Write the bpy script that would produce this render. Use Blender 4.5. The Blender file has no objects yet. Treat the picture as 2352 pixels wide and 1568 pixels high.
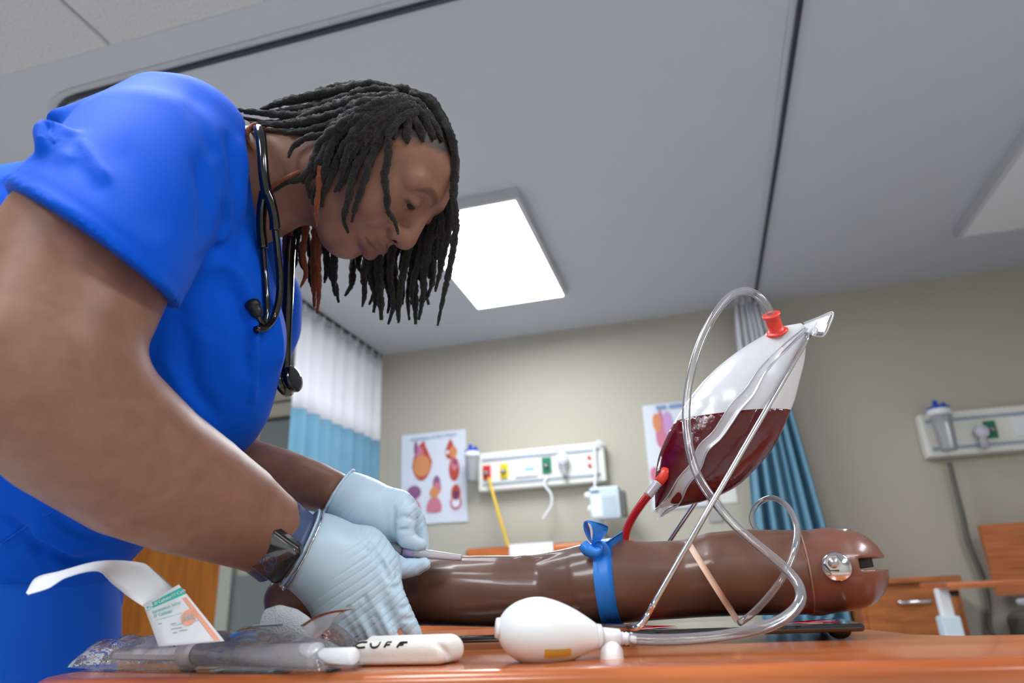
import bpy, bmesh, math, random
import numpy as np
from mathutils import Vector, Matrix
random.seed(7); rng = np.random.default_rng(7)
scene = bpy.context.scene
COL = scene.collection

# ------------------------------------------------------------------ camera, light, exposure
CZ = 0.80                                   # eye height, 5 cm over the table top
F, PX, PY = 1568.0, 1176.0, 784.0
RC = np.array([[0.96321326, 0.2654616, -0.04183718],
               [-0.13086269, 0.32734481, -0.9357993],
               [-0.2347236, 0.90684922, 0.35004188]])   # world -> camera (x right, y down, z forward)
cam_d = bpy.data.cameras.new('camera'); cam = bpy.data.objects.new('camera', cam_d); COL.objects.link(cam)
_r, _u, _b = RC[0], -RC[1], -RC[2]
cam.matrix_world = Matrix(((_r[0], _u[0], _b[0], 0), (_r[1], _u[1], _b[1], 0), (_r[2], _u[2], _b[2], CZ), (0, 0, 0, 1)))
cam_d.sensor_width = 36; cam_d.lens = 24; cam_d.clip_start = .02; cam_d.clip_end = 60
cam_d.dof.use_dof = True; cam_d.dof.focus_distance = .76; cam_d.dof.aperture_fstop = 4.5
scene.camera = cam
w = bpy.data.worlds.new('world'); scene.world = w; w.use_nodes = True
w.node_tree.nodes['Background'].inputs[0].default_value = (.75, .82, 1, 1)
w.node_tree.nodes['Background'].inputs[1].default_value = .12
scene.view_settings.view_transform = 'Standard'; scene.view_settings.look = 'None'
scene.view_settings.exposure = 0.0; scene.view_settings.gamma = 1; scene.view_settings.use_curve_mapping = False
LAMP = 24.0                                 # strength of a lit ceiling panel
scene.cycles.use_denoising = True
scene.cycles.max_bounces = 10; scene.cycles.transparent_max_bounces = 24
scene.cycles.caustics_reflective = False; scene.cycles.caustics_refractive = False

# ------------------------------------------------------------------ helpers
def D(px, py, d):                           # point at camera depth d
    return RC.T @ np.array([(px - PX) / F * d, (py - PY) / F * d, d]) + (0, 0, CZ)
def ray(px, py): return RC.T @ np.array([(px - PX) / F, (py - PY) / F, 1.0])
def AY(px, py, Y): r = ray(px, py); return r * (Y / r[1]) + (0, 0, CZ)
def AZ(px, py, z): r = ray(px, py); return r * ((z - CZ) / r[2]) + (0, 0, CZ)
def depth(p): return float(RC[2] @ (np.asarray(p) - (0, 0, CZ)))
def V(p): return Vector([float(a) for a in p])
def lin(c): return tuple(((x / 255) / 12.92 if x <= 10.3 else (((x / 255) + .055) / 1.055) ** 2.4) for x in c)

def mat(name, rgb, rough=.5, metal=0, spec=.5, coat=0, bump=None, var=None, sss=0, alpha=1, trans=0, attr=None, emit=0, sheen=0, stretch=None, ior=1.45):
    m = bpy.data.materials.new(name); m.use_nodes = True; nt = m.node_tree; b = nt.nodes['Principled BSDF']
    c = lin(rgb) + (1,)
    b.inputs['Base Color'].default_value = c
    b.inputs['Roughness'].default_value = rough; b.inputs['Metallic'].default_value = metal
    b.inputs['Specular IOR Level'].default_value = spec; b.inputs['Coat Weight'].default_value = coat; b.inputs['Coat Roughness'].default_value = .12
    b.inputs['Alpha'].default_value = alpha; b.inputs['Transmission Weight'].default_value = trans; b.inputs['IOR'].default_value = ior
    if sss: b.inputs['Subsurface Weight'].default_value = sss; b.inputs['Subsurface Radius'].default_value = (.008, .003, .0015); b.inputs['Subsurface Scale'].default_value = 1
    if sheen: b.inputs['Sheen Weight'].default_value = sheen; b.inputs['Sheen Roughness'].default_value = .4
    if emit: b.inputs['Emission Color'].default_value = c; b.inputs['Emission Strength'].default_value = emit
    tc = nt.nodes.new('ShaderNodeTexCoord'); src = tc.outputs['Object']
    if stretch:
        mp = nt.nodes.new('ShaderNodeMapping'); mp.inputs['Scale'].default_value = stretch; nt.links.new(src, mp.inputs[0]); src = mp.outputs[0]
    last = None
    if attr:
        a = nt.nodes.new('ShaderNodeAttribute'); a.attribute_name = attr; last = a.outputs['Color']
    if var:                                  # (scale, rgb2, lo, hi)
        n = nt.nodes.new('ShaderNodeTexNoise'); n.inputs['Scale'].default_value = var[0]; n.inputs['Detail'].default_value = 5; nt.links.new(src, n.inputs[0])
        mr = nt.nodes.new('ShaderNodeMapRange'); mr.inputs[1].default_value = var[2]; mr.inputs[2].default_value = var[3]; nt.links.new(n.outputs[0], mr.inputs[0])
        mx = nt.nodes.new('ShaderNodeMix'); mx.data_type = 'RGBA'; nt.links.new(mr.outputs[0], mx.inputs[0])
        if last is not None:
            nt.links.new(last, mx.inputs[6])
            mu = nt.nodes.new('ShaderNodeMix'); mu.data_type = 'RGBA'; mu.blend_type = 'MULTIPLY'; mu.inputs[0].default_value = 1
            nt.links.new(last, mu.inputs[6]); mu.inputs[7].default_value = lin(var[1]) + (1,); nt.links.new(mu.outputs[2], mx.inputs[7])
        else:
            mx.inputs[6].default_value = c; mx.inputs[7].default_value = lin(var[1]) + (1,)
        last = mx.outputs[2]
    if last is not None: nt.links.new(last, b.inputs['Base Color'])
    if bump:                                 # (scale, strength, distance)
        n = nt.nodes.new('ShaderNodeTexNoise'); n.inputs['Scale'].default_value = bump[0]; n.inputs['Detail'].default_value = 4; nt.links.new(src, n.inputs[0])
        bp = nt.nodes.new('ShaderNodeBump'); bp.inputs['Strength'].default_value = bump[1]; bp.inputs['Distance'].default_value = bump[2]
        nt.links.new(n.outputs[0], bp.inputs['Height']); nt.links.new(bp.outputs[0], b.inputs['Normal'])
    return m

def film(name, rgb, clear, rough=.12, edge=.6, bump=None):
    """clear plastic: see-through face on, milkier and glossier at its edges"""
    m = bpy.data.materials.new(name); m.use_nodes = True; nt = m.node_tree; b = nt.nodes['Principled BSDF']; out = nt.nodes['Material Output']
    b.inputs['Base Color'].default_value = lin(rgb) + (1,); b.inputs['Roughness'].default_value = rough; b.inputs['Specular IOR Level'].default_value = .8
    t = nt.nodes.new('ShaderNodeBsdfTransparent'); mx = nt.nodes.new('ShaderNodeMixShader'); lw = nt.nodes.new('ShaderNodeLayerWeight'); lw.inputs[0].default_value = .35
    mr = nt.nodes.new('ShaderNodeMapRange'); mr.inputs[3].default_value = 1 - clear; mr.inputs[4].default_value = edge
    nt.links.new(lw.outputs['Facing'], mr.inputs[0]); nt.links.new(mr.outputs[0], mx.inputs[0]); nt.links.new(t.outputs[0], mx.inputs[1])
    tr = nt.nodes.new('ShaderNodeBsdfTranslucent'); tr.inputs[0].default_value = lin(rgb) + (1,)
    m2 = nt.nodes.new('ShaderNodeMixShader'); m2.inputs[0].default_value = .3; nt.links.new(b.outputs[0], m2.inputs[1]); nt.links.new(tr.outputs[0], m2.inputs[2])
    gl = nt.nodes.new('ShaderNodeBsdfGlossy'); gl.inputs['Roughness'].default_value = rough * .6
    m3 = nt.nodes.new('ShaderNodeMixShader'); fr = nt.nodes.new('ShaderNodeFresnel'); fr.inputs[0].default_value = 1.5
    nt.links.new(m2.outputs[0], mx.inputs[2]); nt.links.new(fr.outputs[0], m3.inputs[0]); nt.links.new(mx.outputs[0], m3.inputs[1]); nt.links.new(gl.outputs[0], m3.inputs[2])
    nt.links.new(m3.outputs[0], out.inputs[0])
    if bump:
        n = nt.nodes.new('ShaderNodeTexNoise'); n.inputs['Scale'].default_value = bump[0]; n.inputs['Detail'].default_value = 3
        tc = nt.nodes.new('ShaderNodeTexCoord'); nt.links.new(tc.outputs['Object'], n.inputs[0])
        bp = nt.nodes.new('ShaderNodeBump'); bp.inputs['Strength'].default_value = bump[1]; bp.inputs['Distance'].default_value = bump[2]
        nt.links.new(n.outputs[0], bp.inputs['Height'])
        for s in (b, gl, fr): nt.links.new(bp.outputs[0], s.inputs['Normal'])
    return m

def wood(name, c1, c2, stretch, rough=.32, coat=.0, spec=.5):
    return mat(name, c1, rough, var=(3, c2, .35, .68), stretch=stretch, coat=coat, spec=spec)

def thing(name, label, cat, loc=(0, 0, 0), group=None):
    o = bpy.data.objects.new(name, None); o.empty_display_size = .05; COL.objects.link(o); o.location = V(loc)
    o['label'] = label; o['category'] = cat
    if group: o['group'] = group
    return o
def tag(o, label, cat, group=None):
    o['label'] = label; o['category'] = cat
    if group: o['group'] = group
    return o
def link(o, parent):
    COL.objects.link(o)
    if parent is not None:
        o.parent = parent
        if parent.type == 'EMPTY': o.matrix_parent_inverse = Matrix.Translation(-parent.location)
    return o
def mk(name, verts, faces, m, parent=None, smooth=True, struct=False, angle=None):
    me = bpy.data.meshes.new(name)
    verts = np.asarray(verts, np.float32)
    if isinstance(faces, np.ndarray):
        k = faces.shape[1]; me.vertices.add(len(verts)); me.vertices.foreach_set('co', verts.ravel())
        me.loops.add(faces.size); me.loops.foreach_set('vertex_index', faces.ravel().astype(np.int32))
        me.polygons.add(len(faces)); me.polygons.foreach_set('loop_start', np.arange(0, faces.size, k, dtype=np.int32))
        me.update(calc_edges=True)
    else:
        me.from_pydata([tuple(map(float, v)) for v in verts], [], faces)
    me.polygons.foreach_set('use_smooth', np.full(len(me.polygons), smooth))
    for q in (m if isinstance(m, (list, tuple)) else [m]): me.materials.append(q)
    o = bpy.data.objects.new(name, me); link(o, parent)
    if struct: o['kind'] = 'structure'
    return o
def mkbm(name, bm, m, parent=None, smooth=False, struct=False):
    me = bpy.data.meshes.new(name); bm.to_mesh(me); bm.free()
    me.polygons.foreach_set('use_smooth', np.full(len(me.polygons), smooth))
    me.materials.append(m); o = bpy.data.objects.new(name, me); link(o, parent)
    if struct: o['kind'] = 'structure'
    return o
def boxbm(bm, lo, hi, bev=0, seg=2, M=None):
    lo, hi = np.minimum(lo, hi), np.maximum(lo, hi)
    r = bmesh.ops.create_cube(bm, size=1)
    vs = r['verts']
    for v in vs: v.co = Vector([(lo[i] + hi[i]) / 2 + v.co[i] * (hi[i] - lo[i]) for i in range(3)])
    if bev:
        es = list({e for v in vs for e in v.link_edges})
        rr = bmesh.ops.bevel(bm, geom=es, offset=bev, segments=seg, affect='EDGES', profile=.5)
        vs = list({v for v in rr['verts']} | {v for f in rr['faces'] for v in f.verts})
    if M is not None:
        for v in vs: v.co = M @ v.co
def box(name, lo, hi, m, parent=None, bev=0, seg=2, struct=False, smooth=False, M=None):
    bm = bmesh.new(); boxbm(bm, lo, hi, bev, seg, M); return mkbm(name, bm, m, parent, smooth, struct)
def frame_from(t, up=(0, 0, 1)):
    t = np.asarray(t, float); t = t / np.linalg.norm(t); u = np.asarray(up, float)
    if abs(t @ u) > .95: u = np.array([1., 0, 0])
    a = np.cross(u, t); a /= np.linalg.norm(a); b = np.cross(t, a); return t, a, b
def spline(P, n):
    P = np.asarray(P, float); m = len(P)
    if m == 2: return P[0] + (P[1] - P[0]) * np.linspace(0, 1, n)[:, None]
    seg = np.linalg.norm(np.diff(P[:, :3], axis=0), axis=1); s = np.r_[0, np.cumsum(seg)]; q = np.linspace(0, s[-1], n)
    tan = np.zeros_like(P)
    for i in range(m):
        a, b = max(i - 1, 0), min(i + 1, m - 1); tan[i] = (P[b] - P[a]) / max(s[b] - s[a], 1e-9)
    i = np.clip(np.searchsorted(s, q, side='right') - 1, 0, m - 2); h = (s[i + 1] - s[i]); t = ((q - s[i]) / np.maximum(h, 1e-9))[:, None]; h = h[:, None]
    return (2 * t**3 - 3 * t**2 + 1) * P[i] + (t**3 - 2 * t**2 + t) * h * tan[i] + (-2 * t**3 + 3 * t**2) * P[i + 1] + (t**3 - t**2) * h * tan[i + 1]
def tube_data(P, r, n=40, k=10, bumps=0, seed=0, ends=True, twist=0):
    P = spline(P, n); r = np.interp(np.linspace(0, 1, n), np.linspace(0, 1, len(np.atleast_1d(r))), np.atleast_1d(r)) if np.ndim(r) else np.full(n, r)
    T = np.gradient(P, axis=0); T /= np.linalg.norm(T, axis=1)[:, None] + 1e-12
    _, a, b = frame_from(T[0]); A = []
    for t in T:
        a = a - (a @ t) * t; a /= np.linalg.norm(a); A.append(a)
    A = np.array(A); B = np.cross(T, A); th = np.linspace(0, 2 * np.pi, k, endpoint=False)
    R = r[:, None] * np.ones(k)
    if bumps:
        g = np.random.default_rng(seed)
        R = R * (1 + bumps * (.55 * np.sin(np.arange(n)[:, None] * .9 + twist * th[None] + g.uniform(0, 6)) + g.normal(0, .45, (n, k)) + g.normal(0, .35, (n, 1))))
    pts = P[:, None] + R[..., None] * (np.cos(th)[None, :, None] * A[:, None] + np.sin(th)[None, :, None] * B[:, None])
    V_ = pts.reshape(-1, 3); i = np.arange(n - 1)[:, None] * k; j = np.arange(k)[None]; j2 = (j + 1) % k
    Fc = np.stack([i + j, i + j2, i + k + j2, i + k + j], -1).reshape(-1, 4).tolist()
    if ends: Fc += [list(range(k))[::-1], list(range((n - 1) * k, n * k))]
    return V_, Fc
def tube(name, P, r, m, parent=None, n=40, k=10, **kw):
    v, f = tube_data(P, r, n, k, **kw); return mk(name, v, f, m, parent)
def lathe(name, a, b, prof, m, parent=None, k=32, smooth=True):
    """prof: (t along a->b in metres, radius)"""
    a = np.asarray(a, float); t, u, v = frame_from(np.asarray(b, float) - a); th = np.linspace(0, 2 * np.pi, k, endpoint=False); pts = []
    for s, r in prof: pts += [a + t * s + r * (math.cos(q) * u + math.sin(q) * v) for q in th]
    n = len(prof); fs = [[i * k + j, i * k + (j + 1) % k, (i + 1) * k + (j + 1) % k, (i + 1) * k + j] for i in range(n - 1) for j in range(k)]
    fs += [list(range(k))[::-1], list(range((n - 1) * k, n * k))]
    return mk(name, pts, fs, m, parent, smooth)
def ribbon(name, A, B, m, parent=None, n=30, thick=.0006, cols=2, bulge=0, smooth=True):
    """sheet between two polylines, with real thickness"""
    A, B = spline(A, n), spline(B, n); g = np.linspace(0, 1, cols)
    P = A[:, None] * (1 - g)[None, :, None] + B[:, None] * g[None, :, None]
    du = np.gradient(P, axis=0); dv = np.gradient(P, axis=1); N = np.cross(du, dv); N /= np.linalg.norm(N, axis=2)[..., None] + 1e-12
    if bulge: P = P + N * (bulge * np.sin(np.pi * g))[None, :, None]
    top = (P + N * thick / 2).reshape(-1, 3); bot = (P - N * thick / 2).reshape(-1, 3); c = cols; o = n * c; fs = []
    for i in range(n - 1):
        for j in range(c - 1):
            q = [i * c + j, i * c + j + 1, (i + 1) * c + j + 1, (i + 1) * c + j]; fs += [q, [x + o for x in q[::-1]]]
    rim = [i * c for i in range(n)] + [(n - 1) * c + j for j in range(1, c)] + [i * c + c - 1 for i in range(n - 2, -1, -1)] + list(range(c - 2, 0, -1))
    for x, y in zip(rim, rim[1:] + rim[:1]): fs.append([y, x, x + o, y + o])
    return mk(name, np.r_[top, bot], fs, m, parent, smooth)
def plate(name, pts, off, m, parent=None):
    """flat polygon given by its corners with a small thickness along off"""
    pts = [np.asarray(p, float) for p in pts]; off = np.asarray(off, float); n = len(pts)
    fs = [list(range(n)), list(range(n, 2 * n))[::-1]] + [[i, i + n, (i + 1) % n + n, (i + 1) % n] for i in range(n)]
    o = mk(name, pts + [p + off for p in pts], fs, m, parent, smooth=False)
    bm = bmesh.new(); bm.from_mesh(o.data); bmesh.ops.recalc_face_normals(bm, faces=bm.faces); bm.to_mesh(o.data); bm.free(); return o
def text(name, s, o, xdir, ydir, size, m, parent=None):
    cu = bpy.data.curves.new(name, 'FONT'); cu.body = s; cu.size = size; cu.extrude = .0002; cu.materials.append(m)
    ob = bpy.data.objects.new(name, cu); link(ob, parent)
    x = V(xdir).normalized(); y = V(ydir); y = (y - x * y.dot(x)).normalized(); z = x.cross(y)
    L = Matrix(((x[0], y[0], z[0], o[0]), (x[1], y[1], z[1], o[1]), (x[2], y[2], z[2], o[2]), (0, 0, 0, 1)))
    bpy.context.view_layer.update(); dg = bpy.context.evaluated_depsgraph_get()
    me = bpy.data.meshes.new_from_object(ob.evaluated_get(dg)); me.transform(L); bpy.data.objects.remove(ob)
    o2 = bpy.data.objects.new(name, me); link(o2, parent); return o2

# signed-distance modelling: smooth unions on a grid, meshed with surface nets
class SDF:
    def __init__(s, lo, hi, h):
        s.lo = np.asarray(lo, float); s.h = h; s.n = np.ceil((np.asarray(hi) - s.lo) / h).astype(int) + 1
        s.D = np.full(s.n, .05, np.float32); s.ax = [(s.lo[i] + np.arange(s.n[i]) * h).astype(np.float32) for i in range(3)]
    def sl(s, lo, hi):
        a = np.clip(np.floor((np.asarray(lo) - s.lo) / s.h).astype(int), 0, s.n); b = np.clip(np.ceil((np.asarray(hi) - s.lo) / s.h).astype(int) + 1, 0, s.n)
        S = tuple(slice(int(x), int(y)) for x, y in zip(a, b))
        return S, s.ax[0][S[0]][:, None, None], s.ax[1][S[1]][None, :, None], s.ax[2][S[2]][None, None, :]
    def comb(s, S, d, k, op):
        D0 = s.D[S]
        if D0.size == 0: return
        if op == 'sub': d = -d
        if k <= 0: s.D[S] = np.minimum(D0, d) if op == 'add' else np.maximum(D0, d); return
        h = np.maximum(k - np.abs(D0 - d), 0) / k
        s.D[S] = (np.minimum(D0, d) - h * h * k * .25) if op == 'add' else (np.maximum(D0, d) + h * h * k * .25)
    def cap(s, a, b, ra, rb, k=.01, op='add', cut=None):
        a, b = np.asarray(a, float), np.asarray(b, float); r = max(ra, rb) + k + .012
        S, x, y, z = s.sl(np.minimum(a, b) - r, np.maximum(a, b) + r); ab = b - a; L = float(ab @ ab) + 1e-12
        t = np.clip(((x - a[0]) * ab[0] + (y - a[1]) * ab[1] + (z - a[2]) * ab[2]) / L, 0, 1)
        d = np.sqrt((x - a[0] - t * ab[0])**2 + (y - a[1] - t * ab[1])**2 + (z - a[2] - t * ab[2])**2) - (ra + (rb - ra) * t)
        if cut is not None:
            p, nn = cut; d = np.maximum(d, (x - p[0]) * nn[0] + (y - p[1]) * nn[1] + (z - p[2]) * nn[2])
        s.comb(S, d.astype(np.float32), k, op)
    def chain(s, P, k=.01, op='add'):                 # P rows: x y z r
        P = np.asarray(P, float); R = P[:, 3].max() + k + .012; S, x, y, z = s.sl(P[:, :3].min(0) - R, P[:, :3].max(0) + R); d = None
        for p, q in zip(P[:-1], P[1:]):
            ab = q[:3] - p[:3]; L = float(ab @ ab) + 1e-12
            t = np.clip(((x - p[0]) * ab[0] + (y - p[1]) * ab[1] + (z - p[2]) * ab[2]) / L, 0, 1); t = t + 0 * t
            e = np.sqrt((x - p[0] - t * ab[0])**2 + (y - p[1] - t * ab[1])**2 + (z - p[2] - t * ab[2])**2) - (p[3] + (q[3] - p[3]) * t)
            d = e if d is None else np.minimum(d, e)
        s.comb(S, d.astype(np.float32), k, op)
    def ell(s, c, r, k=.01, op='add', M=None):
        c = np.asarray(c, float); r = np.asarray(r, float); R = r.max() + k + .012
        S, x, y, z = s.sl(c - R, c + R); x = x - c[0]; y = y - c[1]; z = z - c[2]
        if M is not None: x, y, z = (M[0][0] * x + M[0][1] * y + M[0][2] * z, M[1][0] * x + M[1][1] * y + M[1][2] * z, M[2][0] * x + M[2][1] * y + M[2][2] * z)
        k0 = np.sqrt((x / r[0])**2 + (y / r[1])**2 + (z / r[2])**2); k1 = np.sqrt((x / r[0]**2)**2 + (y / r[1]**2)**2 + (z / r[2]**2)**2)
        s.comb(S, (k0 * (k0 - 1) / np.maximum(k1, 1e-6)).astype(np.float32), k, op)
    def box(s, c, hlf, M=None, rnd=0, k=.0, op='add'):
        c = np.asarray(c, float); hlf = np.asarray(hlf, float); R = np.linalg.norm(hlf) + k + .012
        S, x, y, z = s.sl(c - R, c + R); x = x - c[0]; y = y - c[1]; z = z - c[2]
        if M is not None: x, y, z = (M[0][0] * x + M[0][1] * y + M[0][2] * z, M[1][0] * x + M[1][1] * y + M[1][2] * z, M[2][0] * x + M[2][1] * y + M[2][2] * z)
        q = [np.abs(x) - hlf[0] + rnd, np.abs(y) - hlf[1] + rnd, np.abs(z) - hlf[2] + rnd]
        d = np.sqrt(sum(np.maximum(a, 0)**2 for a in q)) + np.minimum(np.maximum(np.maximum(q[0], q[1]), q[2]), 0) - rnd
        s.comb(S, d.astype(np.float32), k, op)
    def at(s, p):
        i = np.round((np.asarray(p) - s.lo) / s.h).astype(int); ok = np.all((i >= 0) & (i < s.n), axis=-1); i = np.clip(i, 0, s.n - 1)
        return np.where(ok, s.D[i[..., 0], i[..., 1], i[..., 2]], .05)
    def hit(s, px, py, off=0., inv=None, d0=.4, d1=1.25):      # camera depth where the view line first comes within off of the surface
        ds = np.arange(d0, d1, .0015); P = ray(px, py)[None] * ds[:, None] + (0, 0, CZ)
        if inv is not None: P = inv(P)
        v = s.at(P); j = int(np.argmax(v < off))
        if not v[j] < off: return None
        return float(ds[j]) if j == 0 else float(ds[j - 1] + (ds[j] - ds[j - 1]) * (v[j - 1] - off) / (v[j - 1] - v[j] + 1e-9))
    def mesh(s, smooth=2):
        Dg = s.D; sg = Dg < 0; c = [(i, j, k) for i in (0, 1) for j in (0, 1) for k in (0, 1)]; n = s.n
        sl = lambda o: tuple(slice(o[q], n[q] - 1 + o[q]) for q in range(3))
        cnt = np.zeros(n - 1, np.uint8)
        for o in c: cnt += sg[sl(o)]
        I = np.argwhere((cnt > 0) & (cnt < 8)); idm = np.full(n - 1, -1, np.int32); idm[tuple(I.T)] = np.arange(len(I))
        val = {o: Dg[I[:, 0] + o[0], I[:, 1] + o[1], I[:, 2] + o[2]] for o in c}; acc = np.zeros((len(I), 3)); num = np.zeros(len(I))
        for o in c:
            for q in range(3):
                if o[q]: continue
                p = list(o); p[q] = 1; p = tuple(p); a, b = val[o], val[p]; x = (a < 0) != (b < 0); t = np.where(x, a / np.where(x, a - b, 1), 0)
                e = np.array(o, float)[None] + np.eye(3)[q][None] * t[:, None]; acc += e * x[:, None]; num += x
        Vv = s.lo + (I + acc / num[:, None]) * s.h; quads = []
        for q in range(3):
            lo_ = [slice(1, n[r] - 1) for r in range(3)]; hi_ = list(lo_); lo_[q] = slice(0, n[q] - 1); hi_[q] = slice(1, n[q])
            x = sg[tuple(lo_)] != sg[tuple(hi_)]; E = np.argwhere(x); neg = sg[tuple(lo_)][tuple(E.T)]
            base = E.copy(); u, v = (q + 1) % 3, (q + 2) % 3; base[:, u] += 1; base[:, v] += 1
            def cell(du, dv): b = base.copy(); b[:, u] += du; b[:, v] += dv; return idm[tuple(b.T)]
            Q = np.stack([cell(-1, -1), cell(0, -1), cell(0, 0), cell(-1, 0)], 1); Q[~neg] = Q[~neg][:, ::-1]; quads.append(Q)
        Q = np.concatenate(quads); Q = Q[(Q >= 0).all(1)]
        for it in range(smooth):
            A = np.zeros_like(Vv); N = np.zeros(len(Vv))
            for a in range(4):
                for b in (Q[:, (a + 1) % 4], Q[:, (a - 1) % 4]):
                    for ax in range(3): A[:, ax] += np.bincount(Q[:, a], Vv[b, ax], len(Vv))
                    N += np.bincount(Q[:, a], minlength=len(Vv))
            Vv = .4 * Vv + .6 * A / np.maximum(N, 1)[:, None]
        return Vv, Q.astype(np.int32)
def pr(px, py, d, r): return np.r_[D(px, py, d), r * d / F]      # pixel point and pixel radius -> world point and radius
def noise3(P, f, seed=0):
    g = np.random.default_rng(seed); out = 0
    for i in range(6):
        k = g.normal(size=3); k *= f * (1 + .35 * i) / np.linalg.norm(k); out = out + np.sin(P @ k + g.uniform(0, 6)) / (1 + .3 * i)
    return out / 3
def setcol(o, C):
    a = o.data.color_attributes.new('col', 'FLOAT_COLOR', 'POINT'); a.data.foreach_set('color', np.c_[C, np.ones(len(C))].astype(np.float32).ravel())

# ------------------------------------------------------------------ materials
M_ceil = mat('ceiling_paint', (192, 193, 200), .9, bump=(90, .05, .002))
M_tile = mat('acoustic_tile', (206, 204, 204), .95, bump=(260, .7, .004), var=(160, (168, 166, 166), .55, .75))
M_wall = mat('wall_paint', (184, 179, 164), .75, bump=(220, .06, .001))
M_floor = mat('vinyl_floor', (204, 204, 202), .35, var=(8, (192, 192, 190), .4, .6))
M_wood = wood('cherry_laminate', (196, 112, 62), (158, 80, 40), (1.2, 14, 14), .24, coat=.25)
M_woodf = wood('cherry_laminate_edge', (178, 92, 44), (140, 66, 28), (1.2, 14, 14), .35)
M_oak = wood('oak_veneer', (176, 104, 26), (146, 80, 14), (9, 9, .8), .4)
M_cab = wood('cabinet_wood', (178, 104, 48), (146, 78, 32), (2, 10, 10), .4)
M_grey = mat('grey_paint', (120, 128, 128), .6)
M_lgrey = mat('light_grey_paint', (172, 176, 168), .6)
M_white = mat('white_plastic', (232, 234, 238), .35)
M_cream = mat('cream_plastic', (226, 226, 218), .4)
M_strip = mat('grey_strip', (160, 172, 186), .45)
M_dark = mat('dark_rubber', (22, 22, 26), .45)
M_black = mat('black_gloss', (14, 14, 17), .12, coat=.6)
M_board = mat('black_board', (10, 10, 12), .03, spec=1.0, coat=1.0)
M_chrome = mat('chrome', (225, 225, 230), .08, metal=1)
M_steel = mat('steel', (190, 190, 195), .25, metal=1)
M_track = mat('track_dark', (70, 74, 84), .4, metal=.6)
M_scrub = mat('royal_blue_cloth', (0, 80, 200), .76, sheen=.03, bump=(900, .12, .0006), spec=.12)
M_pants = mat('royal_blue_trousers', (0, 82, 194), .75, sheen=.12, bump=(900, .12, .0006), spec=.25)
M_skin = mat('skin', (138, 100, 84), .46, attr='col', var=(60, (232, 228, 226), .35, .75), sss=.12, bump=(520, .16, .0008), spec=.42)
M_glove = mat('nitrile_glove', (192, 216, 232), .4, bump=(420, .12, .0008), spec=.45, sss=.08)
M_hair = mat('dark_hair', (30, 26, 24), .75, bump=(800, 1.0, .004), sheen=.12, var=(380, (60, 52, 47), .5, .75), spec=.3)
M_hairc = mat('copper_hair', (130, 62, 26), .7, bump=(700, .9, .002), sheen=.2)
M_eye = mat('eye_white', (190, 178, 174), .3)
M_iris = mat('iris_dark', (18, 11, 8), .35, coat=0, spec=.3)
M_arm = mat('brown_vinyl_skin', (112, 77, 62), .36, coat=.3, var=(16, (96, 64, 50), .35, .7), bump=(70, .1, .002), spec=.5)
M_armcap = mat('brown_vinyl_cap', (118, 74, 60), .32, coat=.35, spec=.5)
M_slot = mat('slot_dark', (30, 16, 12), .6)
M_blood = mat('dark_blood', (84, 0, 18), .16, coat=.6, sss=.2, bump=(40, .5, .006))
M_bloodtube = mat('blood_in_tube', (190, 10, 16), .2, coat=.5)
M_red = mat('red_plastic', (226, 62, 48), .35)
M_tourn = mat('blue_latex', (44, 132, 230), .38, bump=(400, .12, .0005), spec=.5)
M_band = mat('beige_rubber', (226, 190, 168), .5)
M_clear = film('clear_tubing', (244, 244, 252), .90, .06, .7)
M_frost = film('frosted_bag_film', (246, 247, 252), .16, .3, .9, bump=(30, .35, .004))
M_seam = film('clear_seam_film', (244, 243, 250), .52, .3, .95, bump=(40, .15, .002))
M_wrap = film('clear_wrapper_film', (246, 242, 248), .93, .08, .4, bump=(42, 1.0, .007))
M_paper = mat('white_paper', (232, 234, 240), .6)
M_teal = mat('teal_print', (60, 190, 175), .6)
M_tealtxt = mat('pale_teal_print', (150, 205, 205), .6)
M_peach = mat('peach_print', (246, 170, 145), .6)
M_greytxt = mat('grey_print', (170, 172, 186), .6)
M_ink = mat('black_ink', (20, 20, 22), .5)
M_gauze = mat('white_gauze', (212, 216, 221), .9, bump=(620, 1.0, .0025), stretch=(1, 1, 1.8))
M_cloth = mat('white_cloth', (236, 233, 226), .8, bump=(120, .3, .002))
M_bulb = mat('white_latex_bulb', (232, 236, 238), .34, sss=.1)
M_yel = mat('yellow_print', (214, 176, 70), .6)
M_strap = mat('navy_strap', (62, 78, 118), .45)
M_glass = mat('watch_glass', (34, 32, 30), .08, coat=1, spec=.8)
M_blue = mat('blue_lid', (10, 70, 190), .35)
M_curt = mat('blue_curtain', (106, 152, 176), .8, bump=(300, .1, .001))
M_redsq = mat('red_outlet', (208, 36, 44), .5); M_yelsq = mat('yellow_outlet', (236, 204, 20), .5); M_grnsq = mat('green_outlet', (20, 120, 90), .5)
M_yelhose = mat('yellow_hose', (222, 186, 60), .45)
M_cable = mat('grey_cable', (96, 96, 92), .5)
M_pump = mat('pale_blue_grey', (196, 212, 220), .45)
M_mattress = mat('mattress_sheet', (214, 216, 222), .8)
M_lamp = mat('lit_diffuser', (244, 249, 255), .5, emit=LAMP)
M_unlit = mat('unlit_diffuser', (226, 226, 230), .5)
M_fix = mat('light_housing', (196, 196, 200), .6)
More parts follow.
